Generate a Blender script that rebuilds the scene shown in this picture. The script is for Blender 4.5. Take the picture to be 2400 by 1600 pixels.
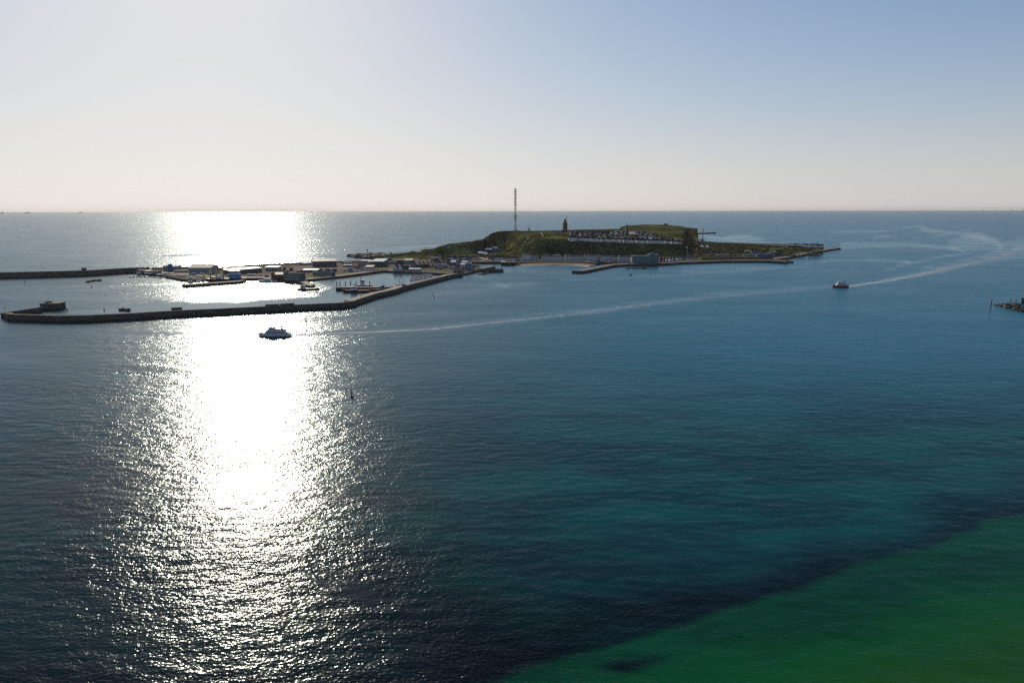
import bpy, bmesh, math, random
import numpy as np
from mathutils import Vector, Matrix, noise as mnoise

random.seed(7)
for o in list(bpy.data.objects):
    bpy.data.objects.remove(o, do_unlink=True)
sc = bpy.context.scene
COL = sc.collection
R = math.radians

# ------------------------------------------------------------------ camera
CAM_H = 100.0
F_PX = 1700.0                       # focal length in pixels of the 2400 px frame
TILT = R(10.28)
ROLL = R(-0.10)
cam_d = bpy.data.cameras.new('camera'); cam = bpy.data.objects.new('camera', cam_d)
COL.objects.link(cam)
cam_d.sensor_width = 36.0; cam_d.lens = 36.0 * F_PX / 2400.0
cam_d.clip_start = 1.0; cam_d.clip_end = 400000.0
cam.location = (0, 0, CAM_H)
cam.rotation_euler = (Matrix.Rotation(math.pi/2 - TILT, 4, 'X') @ Matrix.Rotation(ROLL, 4, 'Z')).to_euler()
sc.camera = cam
CAM_M = cam.rotation_euler.to_matrix()

# ------------------------------------------------------------------ sky, sun, exposure
SKY_HAZE, SKY_HAZE_FALL, SKY_TOP = 0.80, 13.0, (9.6, 9.4, 9.0)
SUN_EL, SUN_AZ = R(25.5), R(-22.0)          # azimuth from +Y, positive towards +X
world = bpy.data.worlds.new('World'); sc.world = world; world.use_nodes = True
wn, wl = world.node_tree.nodes, world.node_tree.links
bg = wn['Background']
sky = wn.new('ShaderNodeTexSky'); sky.sky_type = 'NISHITA'; sky.sun_disc = False
sky.sun_elevation = SUN_EL; sky.sun_rotation = SUN_AZ
sky.altitude = 100.0; sky.air_density = 1.0; sky.dust_density = 0.6; sky.ozone_density = 3.0
def wmath(op, a, b=None, c=None):
    m = wn.new('ShaderNodeMath'); m.operation = op
    for i, x in enumerate((a, b, c)):
        if x is None: continue
        if isinstance(x, (int, float)): m.inputs[i].default_value = x
        else: wl.new(x, m.inputs[i])
    return m.outputs[0]
# low haze all round the horizon greys the colour; a soft shoulder, as on film, holds the glare round the sun
wtc = wn.new('ShaderNodeTexCoord'); wse = wn.new('ShaderNodeSeparateXYZ'); wl.new(wtc.outputs['Generated'], wse.inputs[0])
k_haze = wmath('MULTIPLY', wmath('POWER', 2.71828, wmath('MULTIPLY', wmath('MAXIMUM', wse.outputs['Z'], 0.0), -SKY_HAZE_FALL)), SKY_HAZE)
wbw = wn.new('ShaderNodeRGBToBW'); wl.new(sky.outputs['Color'], wbw.inputs[0])
wsep = wn.new('ShaderNodeSeparateColor'); wl.new(sky.outputs['Color'], wsep.inputs[0])
wcmb = wn.new('ShaderNodeCombineColor')
for i, tint in enumerate((1.10, 1.06, 0.98)):
    grey = wmath('MULTIPLY', wmath('ADD', wmath('MULTIPLY', wbw.outputs[0], 0.45), 5.6), tint)
    c = wmath('ADD', wmath('MULTIPLY', grey, k_haze), wmath('MULTIPLY', wsep.outputs[i], wmath('SUBTRACT', 1.0, k_haze)))
    c = wmath('MULTIPLY', c, (0.94, 0.93, 1.05)[i])
    q = wmath('POWER', wmath('DIVIDE', c, SKY_TOP[i]), 2.2)
    wl.new(wmath('DIVIDE', c, wmath('POWER', wmath('ADD', q, 1.0), 1/2.2)), wcmb.inputs[i])
wl.new(wcmb.outputs[0], bg.inputs['Color']); bg.inputs['Strength'].default_value = 0.10
sun_d = bpy.data.lights.new('sun', 'SUN'); sun = bpy.data.objects.new('sun', sun_d); COL.objects.link(sun)
sun_d.energy = 2.9; sun_d.angle = R(0.5); sun_d.color = (1.0, 0.85, 0.66)
sdir = Vector((math.sin(SUN_AZ)*math.cos(SUN_EL), math.cos(SUN_AZ)*math.cos(SUN_EL), math.sin(SUN_EL)))
sun.rotation_euler = sdir.to_track_quat('Z', 'Y').to_euler()
sun.location = sdir * 3000
sc.view_settings.view_transform = 'Standard'; sc.view_settings.look = 'None'
sc.view_settings.gamma = 1.0; sc.view_settings.exposure = 0.0; sc.view_settings.use_curve_mapping = False
sc.cycles.use_denoising = False
sc.cycles.max_bounces = 6; sc.cycles.diffuse_bounces = 2; sc.cycles.glossy_bounces = 3
sc.cycles.transparent_max_bounces = 12; sc.cycles.volume_bounces = 0
sc.cycles.sample_clamp_indirect = 6.0; sc.cycles.sample_clamp_direct = 0.0
sc.cycles.caustics_reflective = False; sc.cycles.caustics_refractive = False

# ------------------------------------------------------------------ from a point of the photograph to a place
def ray(u, v):
    d = Vector(((u - 1200.0) / F_PX, (800.0 - v) / F_PX, -1.0))
    return CAM_M @ d
def P(u, v, z=0.0):
    """the place at height z that the photograph shows at (u, v)"""
    d = ray(u, v); t = (z - CAM_H) / d.z
    return Vector((d.x * t, d.y * t, z))
def PD(u, y, z=0.0):
    """the place at height z and depth y in the vertical plane of column u (taken at the horizon)"""
    d = ray(u, 494.0)
    return Vector((d.x / d.y * y, y, z))
def mpp(p):
    """metres per photograph pixel at a place"""
    return (CAM_M.transposed() @ (Vector(p) - Vector((0, 0, CAM_H)))).z * -1 / F_PX

# ------------------------------------------------------------------ materials
MATS = {}
def mat(name, col, rough=0.7, var=0.25, scale=0.3, spec=0.4, metal=0.0, bump=0.0, detail=4.0, col2=None, stretch=None):
    """plain procedural material: a base colour broken up by noise"""
    if name in MATS: return MATS[name]
    m = bpy.data.materials.new(name); m.use_nodes = True; MATS[name] = m
    n, l = m.node_tree.nodes, m.node_tree.links
    b = n['Principled BSDF']
    b.inputs['Roughness'].default_value = rough; b.inputs['Metallic'].default_value = metal
    b.inputs['Specular IOR Level'].default_value = spec
    g = n.new('ShaderNodeNewGeometry')
    src = g.outputs['Position']
    if stretch:
        mp = n.new('ShaderNodeMapping'); mp.inputs['Scale'].default_value = stretch
        l.new(src, mp.inputs['Vector']); src = mp.outputs['Vector']
    t = n.new('ShaderNodeTexNoise'); t.inputs['Scale'].default_value = scale; t.inputs['Detail'].default_value = detail
    t.inputs['Roughness'].default_value = 0.62
    l.new(src, t.inputs['Vector'])
    r = n.new('ShaderNodeValToRGB'); l.new(t.outputs['Fac'], r.inputs['Fac'])
    c = np.array(col); c2 = np.array(col2) if col2 else c * (1 + var)
    lo = c * (1 - var)
    e = r.color_ramp.elements
    e[0].position = 0.36; e[0].color = (*lo, 1); e[1].position = 0.64; e[1].color = (*np.clip(c2, 0, 1), 1)
    l.new(r.outputs['Color'], b.inputs['Base Color'])
    if bump:
        bp = n.new('ShaderNodeBump'); bp.inputs['Strength'].default_value = 0.6; bp.inputs['Distance'].default_value = bump
        l.new(t.outputs['Fac'], bp.inputs['Height']); l.new(bp.outputs['Normal'], b.inputs['Normal'])
    return m

# ------------------------------------------------------------------ mesh helpers
class MB:
    """collects faces, builds one mesh object"""
    def __init__(s): s.v = []; s.f = []
    def add(s, vs, fs):
        o = len(s.v); s.v += [tuple(p) for p in vs]; s.f += [tuple(i + o for i in f) for f in fs]; return s
    def prism(s, pts, z0, z1, taper=None):
        """vertical prism over a plan polygon; z0 / z1 numbers"""
        n = len(pts); a = sum(pts[i][0]*pts[(i+1) % n][1] - pts[(i+1) % n][0]*pts[i][1] for i in range(n))
        if a < 0: pts = list(reversed(pts))
        top = pts
        if taper:
            cx = sum(p[0] for p in pts)/n; cy = sum(p[1] for p in pts)/n
            top = [(cx+(p[0]-cx)*taper, cy+(p[1]-cy)*taper) for p in pts]
        vs = [(p[0], p[1], z0) for p in pts] + [(p[0], p[1], z1) for p in top]
        fs = [tuple(range(n))[::-1], tuple(range(n, 2*n))] + [(i, (i+1) % n, n+(i+1) % n, n+i) for i in range(n)]
        return s.add(vs, fs)
    def box(s, c, size, rz=0.0):
        x, y, z = size; ca, sa = math.cos(rz), math.sin(rz)
        pts = [(c[0]+ca*a-sa*b, c[1]+sa*a+ca*b) for a, b in ((-x/2, -y/2), (x/2, -y/2), (x/2, y/2), (-x/2, y/2))]
        return s.prism(pts, c[2], c[2]+z)
    def tube(s, pts, rad, n=6, cap=True):
        pts = [Vector(p) for p in pts]; k = len(pts)
        if not hasattr(rad, '__len__'): rad = [rad]*k
        vs = []
        for i, p in enumerate(pts):
            d = (pts[min(i+1, k-1)] - pts[max(i-1, 0)]).normalized()
            a = d.orthogonal().normalized(); b = d.cross(a)
            vs += [p + (a*math.cos(2*math.pi*j/n) + b*math.sin(2*math.pi*j/n))*rad[i] for j in range(n)]
        fs = [(i*n+j, i*n+(j+1) % n, (i+1)*n+(j+1) % n, (i+1)*n+j) for i in range(k-1) for j in range(n)]
        if cap: fs += [tuple(range(n))[::-1], tuple(range((k-1)*n, k*n))]
        return s.add(vs, fs)
    def obj(s, name, m, parent=None, smooth=False):
        me = bpy.data.meshes.new(name); me.from_pydata(s.v, [], s.f); me.update()
        if m: me.materials.append(m)
        if smooth:
            for p in me.polygons: p.use_smooth = True
        o = bpy.data.objects.new(name, me); COL.objects.link(o)
        if parent: o.parent = parent
        return o
def tag(o, label=None, cat=None, group=None, kind=None):
    if label: o['label'] = label
    if cat: o['category'] = cat
    if group: o['group'] = group
    if kind: o['kind'] = kind
    return o
def thing(name, label, cat, loc=(0, 0, 0), rz=0.0, group=None):
    o = bpy.data.objects.new(name, None); COL.objects.link(o)
    o.empty_display_size = 2.0
    o.location = loc; o.rotation_euler = (0, 0, rz)
    return tag(o, label, cat, group)
def dup(root, loc, rz=None, label=None, group=None, scale=None):
    def cp(o, par):
        c = o.copy(); COL.objects.link(c); c.parent = par
        for ch in o.children: cp(ch, c)
        return c
    r = cp(root, None); r.location = loc
    if rz is not None: r.rotation_euler = (0, 0, rz)
    if scale: r.scale = scale if hasattr(scale, '__len__') else (scale,)*3
    if label: r['label'] = label
    if group: r['group'] = group
    return r
ORD = ['first', 'second', 'third', 'fourth', 'fifth', 'sixth', 'seventh', 'eighth', 'ninth', 'tenth', 'eleventh', 'twelfth',
       'thirteenth', 'fourteenth', 'fifteenth', 'sixteenth', 'seventeenth', 'eighteenth', 'nineteenth', 'twentieth',
       'twenty-first', 'twenty-second', 'twenty-third', 'twenty-fourth', 'twenty-fifth', 'twenty-sixth', 'twenty-seventh', 'twenty-eighth']
def fbm(x, y, z=0.0, o=4):
    return mnoise.fractal(Vector((x, y, z)), 1.0, 2.0, o)
LEAN = 0.115
# ------------------------------------------------------------------ the sea
def seg_mask(px, py, line, half, soft=1.0):
    """0..1 mask: how near (px, py) is to a polyline of points, half widths per point"""
    out = np.zeros_like(px)
    for (a, b, h0), (c, d, h1) in zip([(*p, h) for p, h in zip(line, half)], [(*p, h) for p, h in zip(line[1:], half[1:])]):
        ex, ey = c-a, d-b
        t = np.clip(((px-a)*ex + (py-b)*ey) / (ex*ex+ey*ey+1e-9), 0, 1)
        dist = np.hypot(px-(a+ex*t), py-(b+ey*t)); h = h0+(h1-h0)*t
        out = np.maximum(out, np.clip((h*(1+soft)-dist)/(h*soft+1e-9), 0, 1))
    return out*out*(3-2*out)
def poly_mask(px, py, poly):
    ins = np.zeros(px.shape, bool); n = len(poly)
    for i in range(n):
        (x1, y1), (x2, y2) = poly[i], poly[(i+1) % n]
        c = ((y1 > py) != (y2 > py)) & (px < (x2-x1)*(py-y1)/(y2-y1+1e-12)+x1)
        ins ^= c
    return ins.astype(float)
def project(x, y, z=0.0):
    """photograph coordinates of places (arrays)"""
    M = np.array(CAM_M.transposed()); d = np.stack([x, y, np.full_like(x, z-CAM_H)])
    c = M @ d.reshape(3, -1); w = -c[2]; w = np.where(w < 1, 1, w)
    return (1200+F_PX*c[0]/w).reshape(x.shape), (800-F_PX*c[1]/w).reshape(x.shape)

def water_material():
    m = bpy.data.materials.new('sea_water'); m.use_nodes = True
    n, l = m.node_tree.nodes, m.node_tree.links; b = n['Principled BSDF']
    # height of the waves as a node group, sampled three times for its slope
    g = bpy.data.node_groups.new('wave_height', 'ShaderNodeTree')
    g.interface.new_socket('P', in_out='INPUT', socket_type='NodeSocketVector')
    g.interface.new_socket('H', in_out='OUTPUT', socket_type='NodeSocketFloat')
    gi, go = g.nodes.new('NodeGroupInput'), g.nodes.new('NodeGroupOutput')
    prev = None
    #      scale (1/m)   stretch      rot   amp  detail
    for sc_, st, rz, amp, det in ((0.05, (0.45, 1, 1), 6, 0.30, 1.0), (0.14, (0.5, 1, 1), -4, 0.18, 0.0), (0.30, (0.5, 1, 1), -9, 0.22, 0.0), (1.0, (0.66, 1, 1), 5, 0.19, 2.0)):
        mp = g.nodes.new('ShaderNodeMapping'); mp.vector_type = 'POINT'
        mp.inputs['Rotation'].default_value = (0, 0, R(rz)); mp.inputs['Scale'].default_value = st
        g.links.new(gi.outputs[0], mp.inputs['Vector'])
        t = g.nodes.new('ShaderNodeTexNoise'); t.noise_dimensions = '2D'
        t.inputs['Scale'].default_value = sc_; t.inputs['Detail'].default_value = det; t.inputs['Roughness'].default_value = 0.6
        g.links.new(mp.outputs[0], t.inputs['Vector'])
        mu = g.nodes.new('ShaderNodeMath'); mu.operation = 'MULTIPLY_ADD'; mu.inputs[1].default_value = amp
        g.links.new(t.outputs['Fac'], mu.inputs[0])
        if prev: g.links.new(prev.outputs[0], mu.inputs[2])
        else: mu.inputs[2].default_value = 0.0
        prev = mu
    g.links.new(prev.outputs[0], go.inputs[0])
    geo = n.new('ShaderNodeNewGeometry')
    EPS = 0.12
    hs = []
    for off in ((0, 0, 0), (EPS, 0, 0), (0, EPS, 0)):
        a = n.new('ShaderNodeVectorMath'); a.operation = 'ADD'; a.inputs[1].default_value = off
        l.new(geo.outputs['Position'], a.inputs[0])
        gg = n.new('ShaderNodeGroup'); gg.node_tree = g; l.new(a.outputs[0], gg.inputs[0]); hs.append(gg)
    at = n.new('ShaderNodeAttribute'); at.attribute_name = 'chop'          # how rough the water is here
    # slow gust patches
    gm = n.new('ShaderNodeMapping'); gm.inputs['Scale'].default_value = (0.35, 1, 1); gm.inputs['Rotation'].default_value = (0, 0, R(8))
    l.new(geo.outputs['Position'], gm.inputs['Vector'])
    gn = n.new('ShaderNodeTexNoise'); gn.noise_dimensions = '2D'; gn.inputs['Scale'].default_value = 0.018; gn.inputs['Detail'].default_value = 4.0
    l.new(gm.outputs[0], gn.inputs['Vector'])
    gr = n.new('ShaderNodeMapRange'); gr.inputs['From Min'].default_value = 0.3; gr.inputs['From Max'].default_value = 0.7
    gr.inputs['To Min'].default_value = 0.74; gr.inputs['To Max'].default_value = 1.20
    l.new(gn.outputs['Fac'], gr.inputs['Value'])
    amp = n.new('ShaderNodeMath'); amp.operation = 'MULTIPLY'; l.new(at.outputs['Fac'], amp.inputs[0]); l.new(gr.outputs[0], amp.inputs[1])
    comp = n.new('ShaderNodeCombineXYZ'); comp.inputs[2].default_value = 1.0
    for i in (1, 2):
        s = n.new('ShaderNodeMath'); s.operation = 'SUBTRACT'; l.new(hs[0].outputs[0], s.inputs[0]); l.new(hs[i].outputs[0], s.inputs[1])
        k = n.new('ShaderNodeMath'); k.operation = 'MULTIPLY'; k.inputs[1].default_value = 1.0/EPS; l.new(s.outputs[0], k.inputs[0])
        q = n.new('ShaderNodeMath'); q.operation = 'MULTIPLY'; l.new(k.outputs[0], q.inputs[0]); l.new(amp.outputs[0], q.inputs[1])
        if i == 2:      # normals tilted towards the camera, shaped so the sea mirrors higher sky
            lean = n.new('ShaderNodeMath'); lean.operation = 'MULTIPLY_ADD'; lean.inputs[1].default_value = -LEAN
            l.new(amp.outputs[0], lean.inputs[0]); l.new(q.outputs[0], lean.inputs[2]); q = lean
        l.new(q.outputs[0], comp.inputs[i-1])
    nm = n.new('ShaderNodeVectorMath'); nm.operation = 'NORMALIZE'; l.new(comp.outputs[0], nm.inputs[0])
    # body colour of the water: open water, sand and weed seen through it
    a1 = n.new('ShaderNodeAttribute'); a1.attribute_name = 'body'; a2 = n.new('ShaderNodeAttribute'); a2.attribute_name = 'body2'
    wm = n.new('ShaderNodeMapping'); wm.inputs['Rotation'].default_value = (0, 0, R(-20)); wm.inputs['Scale'].default_value = (0.35, 1, 1); l.new(geo.outputs['Position'], wm.inputs['Vector'])
    w1 = n.new('ShaderNodeTexNoise'); w1.noise_dimensions = '2D'; w1.inputs['Scale'].default_value = 0.035; w1.inputs['Detail'].default_value = 7.0; w1.inputs['Roughness'].default_value = 0.6
    l.new(wm.outputs[0], w1.inputs['Vector'])
    wr = n.new('ShaderNodeMapRange'); wr.interpolation_type = 'SMOOTHSTEP'; wr.inputs['From Min'].default_value = 0.42; wr.inputs['From Max'].default_value = 0.60; l.new(w1.outputs['Fac'], wr.inputs['Value'])
    mx = n.new('ShaderNodeMix'); mx.data_type = 'RGBA'; l.new(wr.outputs[0], mx.inputs['Factor']); l.new(a1.outputs['Vector'], mx.inputs[6]); l.new(a2.outputs['Vector'], mx.inputs[7])
    df = n.new('ShaderNodeBsdfDiffuse'); l.new(mx.outputs[2], df.inputs['Color'])
    gl = n.new('ShaderNodeBsdfGlossy'); gl.distribution = 'GGX'; gl.inputs['Color'].default_value = (0.66, 0.75, 0.79, 1); l.new(nm.outputs[0], gl.inputs['Normal'])
    rr = n.new('ShaderNodeMath'); rr.operation = 'MULTIPLY_ADD'; rr.inputs[1].default_value = 0.10; rr.inputs[2].default_value = 0.07
    l.new(at.outputs['Fac'], rr.inputs[0]); l.new(rr.outputs[0], gl.inputs['Roughness'])
    fr = n.new('ShaderNodeFresnel'); fr.inputs['IOR'].default_value = 1.333; l.new(nm.outputs[0], fr.inputs['Normal'])
    ms = n.new('ShaderNodeMixShader'); l.new(fr.outputs[0], ms.inputs[0]); l.new(df.outputs[0], ms.inputs[1]); l.new(gl.outputs[0], ms.inputs[2])
    l.new(ms.outputs[0], n['Material Output'].inputs['Surface']); n.remove(b)
    return m

def make_sea():
    deps = np.concatenate([np.linspace(80, 38, 10), np.linspace(36.5, 6, 260)[0:], np.linspace(5.9, 0.6, 230), np.geomspace(0.56, 0.095, 24)])
    rad = CAM_H/np.tan(np.radians(deps)); rad = np.concatenate([[0.5], rad])
    az = np.concatenate([np.linspace(-180, -42, 24)[:-1], np.linspace(-42, 42, 420), np.linspace(42, 180, 24)[1:-1]])
    A, Rr = np.meshgrid(np.radians(az), rad)
    x, y = Rr*np.sin(A), Rr*np.cos(A)
    u, v = project(x, y); front = (np.cos(A) > 0.3)
    nr, na = x.shape
    # ---- chop: 1 open sea, small in the shelter of the moles and on slicks
    chop = np.ones_like(x)
    wu, wv = 9*nz(x, y, 0.020, 3.0)+4*nz(x, y, 0.06, 5.0), 1.6*nz(x, y, 0.025, 9.0)+1.0*nz(x, y, 0.08, 6.0)
    fray = np.clip(0.72+0.45*nz(x, y, 0.05, 8.0)+0.25*nz(x*.4, y, 0.15, 2.0), 0, 1)
    def slick(line, half, k, soft=1.2):
        nonlocal chop
        mk = seg_mask(u+wu, v+wv, line, half, soft)*front
        k = k*0.9 if k < .56 else k
        chop *= 1-(1-k)*mk*fray
    for s in SLICKS: slick(*s)
    for poly, k in SHELTER:
        mk = sum(poly_mask(u+du+wu*.5, v+dv+wv*.4, poly) for du in (-8, -3, 3, 8) for dv in (-2.2, -.8, .8, 2.2))/16*front
        chop = chop*(1-(1-k)*mk)
    # ---- body colour: two tones that weed and sand patches swing between
    body, body2 = BODY(u, v, x, y, front)
    vs = np.stack([x, y, np.zeros_like(x)], -1).reshape(-1, 3)
    i, j = np.meshgrid(np.arange(nr-1), np.arange(na), indexing='ij'); j2 = (j+1) % na
    fs = np.stack([i*na+j, i*na+j2, (i+1)*na+j2, (i+1)*na+j], -1).reshape(-1, 4)
    me = bpy.data.meshes.new('sea')
    me.vertices.add(len(vs)); me.vertices.foreach_set('co', vs.ravel())
    me.loops.add(fs.size); me.loops.foreach_set('vertex_index', fs.ravel().astype(np.int32))
    me.polygons.add(len(fs)); me.polygons.foreach_set('loop_start', np.arange(0, fs.size, 4, dtype=np.int32))
    me.update(); me.validate()
    a = me.attributes.new('chop', 'FLOAT', 'POINT'); a.data.foreach_set('value', chop.ravel().astype(np.float32))
    a = me.attributes.new('body', 'FLOAT_VECTOR', 'POINT'); a.data.foreach_set('vector', body.ravel().astype(np.float32))
    a = me.attributes.new('body2', 'FLOAT_VECTOR', 'POINT'); a.data.foreach_set('vector', body2.ravel().astype(np.float32))
    me.materials.append(water_material())
    o = bpy.data.objects.new('sea', me); COL.objects.link(o); tag(o, kind='structure')
    # fill the small hole under the camera is not needed: the first ring is half a metre wide
    return o

SLICKS = [      # smooth streaks: line as photographed, half widths, roughness left, softness
 ([(1975, 576), (2050, 574), (2150, 575), (2225, 581), (2262, 589)], [5, 4, 4, 3, 2], .38, 1.2),
 ([(2228, 572), (2290, 568), (2335, 572)], [8, 16, 10], .42, 1.0),
 ([(2160, 536), (2240, 547), (2300, 555), (2338, 570), (2352, 594)], [1.5, 3, 4, 5, 3], .45, 1.2),
 ([(2260, 540), (2275, 548), (2268, 555)], [2, 2, 1.5], .5, 1), ([(2120, 532), (2170, 531)], [1.5, 1.5], .5, 1), ([(2150, 540), (2195, 545)], [1.5, 1.5], .5, 1),
 ([(2185, 555), (2215, 550)], [2, 2], .5, 1), ([(2050, 557), (2090, 553)], [2, 1.5], .5, 1), ([(1940, 545), (2010, 543), (2090, 541)], [1.2, 1.5, 1.2], .55, 1),
 ([(2350, 575), (2400, 566), (2440, 560)], [5, 7, 7], .5, 1), ([(2380, 582), (2440, 572)], [4, 5], .5, 1),
 ([(1880, 617), (1950, 611), (2000, 610.5), (2080, 610), (2125, 613)], [1, 2, 2, 2.5, 3], .5, 1.2), ([(2125, 618), (2180, 606), (2270, 592)], [3, 2, 1.5], .5, 1.2),
 ([(2070, 633), (2115, 622), (2122, 613)], [1.5, 2.5, 3], .5, 1.2), ([(2150, 633), (2190, 623)], [2, 2], .55, 1.2),
 ([(1990, 669), (2100, 653), (2200, 633), (2300, 607), (2400, 591)], [2, 4, 6, 9, 11], .5, .8),
 ([(1700, 557), (1740, 556), (1790, 561)], [3, 4, 2], .3, 1), ([(1640, 552), (1665, 558), (1700, 563), (1750, 568), (1850, 573)], [3, 4, 3, 2.5, 2], .35, 1),
 ([(680, 783), (850, 777), (1000, 770), (1150, 755), (1300, 738), (1500, 713), (1700, 691), (1850, 679), (1950, 673)], [2, 3, 5, 6, 6, 6, 5, 4, 2], .5, 1.0),
 ([(1020, 690), (1200, 668), (1400, 652), (1600, 642), (1760, 632), (1900, 625)], [2, 3, 3, 3, 3, 2], .62, 1.3), ([(1190, 628), (1240, 627), (1330, 630), (1340, 640), (1250, 640)], [6, 8, 8, 6, 4], .55, 1.5),
 ([(1350, 643), (1450, 636), (1600, 630), (1740, 626), (1830, 626)], [4, 4, 4, 4, 3], .6, 1.5), ([(1130, 652), (1150, 662), (1190, 672)], [2, 3, 3], .6, 1.2),
 ([(100, 850), (250, 858), (350, 864), (430, 871), (510, 884)], [2, 3, 3, 3, 2], .62, 1.5), ([(0, 835), (100, 858), (220, 892)], [6, 8, 6], .6, 1.2), ([(200, 780), (320, 782), (430, 782)], [1.5, 2, 1.5], .45, .8),
 ([(800, 815), (1000, 818), (1200, 828), (1420, 842)], [3, 4, 5, 4], .7, 1.5), ([(700, 915), (860, 905), (980, 912)], [1.5, 3, 2], .75, 1.4), ([(780, 745), (900, 738), (1050, 735)], [2, 2, 2], .6, 1.2),
 ([(700, 1330), (790, 1365), (870, 1400)], [10, 22, 12], .5, 1.0), ([(200, 553), (320, 551)], [1, 1.5], .5, 1), ([(380, 600), (470, 597)], [1, 1], .45, 1),
 ([(880, 585), (960, 582), (1020, 575)], [2, 3, 2], .5, 1.2), ([(760, 600), (860, 596)], [1, 2], .5, 1), ([(250, 672), (330, 668), (420, 662)], [1.5, 2, 1.5], 1.5, 1),
 ([(95, 679), (180, 672), (260, 668)], [1, 1.5, 1.5], .5, 1), ([(95, 680), (180, 683), (260, 680)], [1, 1.5, 1.5], .5, 1), ([(140, 714), (260, 708), (400, 704)], [1.5, 1.5, 1.5], .45, 1),
]
SHELTER = [     # water in the lee of the moles
 ([(150, 731), (240, 724), (330, 714), (372, 707), (395, 711), (430, 706), (455, 711), (500, 707), (560, 709), (610, 702), (690, 700), (760, 697), (850, 690), (930, 674), (800, 712), (612, 722), (306, 738)], .22),
 ([(745, 660), (905, 640), (1060, 644), (930, 676), (850, 692), (760, 698), (748, 690), (790, 672)], .30),
 ([(1092, 614), (1176, 613), (1176, 622), (1140, 622)], .3),
]
def nz(x, y, s, seed=0.0):
    """cheap smooth noise on arrays: sums of sines, about -1..1"""
    return (np.sin(x*s+1.3*np.sin(y*s*0.7+seed)+seed)+np.sin(y*s*1.13+1.7*np.sin(x*s*0.6-seed)+2*seed)+np.sin((x+y)*s*0.71+seed*3+np.sin((x-y)*s*.9)))/3
def BODY(u, v, x, y, front):
    n1 = nz(x, y, 0.035, 1.0); n2 = nz(x, y, 0.09, 4.0); n3 = nz(x, y, 0.3, 2.0)
    A = np.array
    lo = np.ones((*x.shape, 3))*A((0.001, 0.060, 0.085)); hi = lo*1.15
    def mix(L, H, mk):
        nonlocal lo, hi
        mk = (np.clip(mk, 0, 1)*front)[..., None]; mk = mk*mk*(3-2*mk)
        lo = lo*(1-mk)+A(L)*mk; hi = hi*(1-mk)+A(H)*mk
    # open water painted bluer to the right, for the bluer sky mirrored there
    mix((0.001, 0.140, 0.195), (0.001, 0.152, 0.208), (u-500)/1300)
    # towards the camera the ground is dark weed with patches of sand
    near = (v-640-0.10*np.clip(u-700, 0, 2400))/560
    mix((0.001, 0.013, 0.016), (0.001, 0.030, 0.030), near)
    mix((0.001, 0.046, 0.052), (0.001, 0.086, 0.080), np.clip((v-760-0.04*(2400-u))/300, 0, 1)*np.clip((u-700)/700, 0, 1))
    mix((0.001, 0.006, 0.008), (0.001, 0.017, 0.016), (v-1150)/380*np.clip((2300-u)/900, 0, 1))
    # sand flat in the near right corner, weed along its edge
    edge = 1970-0.32*u+16*n2+7*n3; below = v-edge
    mix((0.001, 0.005, 0.006), (0.001, 0.013, 0.014), np.clip((below+130+35*n1)/120, 0, 1)*np.clip(1.15-(u-2000)/700*0.5, 0, 1))
    mix((0.001, 0.050, 0.020), (0.001, 0.074, 0.026), (below+10)/30)
    mix((0.002, 0.072, 0.015), (0.004, 0.098, 0.017), (below-40)/170)
    mix((0.008, 0.076, 0.009), (0.019, 0.096, 0.010), (below-170)/190*np.clip((u-1500)/300, 0, 1))
    mix((0.001, 0.005, 0.005), (0.001, 0.014, 0.010), 1.2-np.hypot((u-1475+0.9*(v-1555)*1.5)/80, (v-1555+n3*8)/26))
    return lo, hi
make_sea()
# ------------------------------------------------------------------ materials of the place
M_conc = mat('concrete_wall', (0.085, 0.074, 0.058), 0.85, 0.35, 0.12, bump=0.15, stretch=(1, 1, 3))
M_deck = mat('concrete_deck', (0.21, 0.175, 0.13), 0.8, 0.22, 0.08)
M_pave = mat('harbour_paving', (0.060, 0.055, 0.045), 0.95, 0.4, 0.03, detail=8, col2=(0.13, 0.108, 0.08), spec=0.1)
M_apron = mat('sandy_apron', (0.20, 0.155, 0.105), 0.95, 0.3, 0.05, spec=0.1)
M_asph = mat('asphalt', (0.06, 0.06, 0.06), 0.85, 0.3, 0.1)
M_sand = mat('beach_sand', (0.46, 0.35, 0.25), 0.9, 0.2, 0.1)
M_shing = mat('red_shingle', (0.20, 0.12, 0.085), 0.9, 0.3, 0.3)
M_lawn = mat('lawn_grass', (0.075, 0.10, 0.02), 0.95, 0.35, 0.12, spec=0.1)
M_rock = mat('wet_rock', (0.075, 0.065, 0.055), 0.75, 0.5, 0.5, bump=0.3)
M_white = mat('white_render', (0.70, 0.70, 0.69), 0.7, 0.10, 0.4)
M_cream = mat('cream_render', (0.55, 0.48, 0.38), 0.75, 0.12, 0.4)
M_grey = mat('grey_cladding', (0.26, 0.27, 0.29), 0.6, 0.15, 0.3)
M_greyd = mat('dark_cladding', (0.085, 0.095, 0.115), 0.6, 0.2, 0.3)
M_pink = mat('rose_render', (0.46, 0.27, 0.22), 0.75, 0.12, 0.4)
M_blueh = mat('blue_render', (0.16, 0.30, 0.48), 0.7, 0.12, 0.4)
M_brick = mat('red_brick', (0.13, 0.055, 0.04), 0.8, 0.25, 0.8)
M_blue = mat('blue_cladding', (0.02, 0.11, 0.30), 0.5, 0.15, 0.3)
M_green = mat('green_cladding', (0.035, 0.095, 0.08), 0.6, 0.2, 0.3)
M_slate = mat('slate_roof', (0.035, 0.038, 0.048), 0.9, 0.3, 0.5, spec=0.12)
M_rtile = mat('red_tile_roof', (0.11, 0.045, 0.035), 0.9, 0.25, 0.5, spec=0.12)
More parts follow.
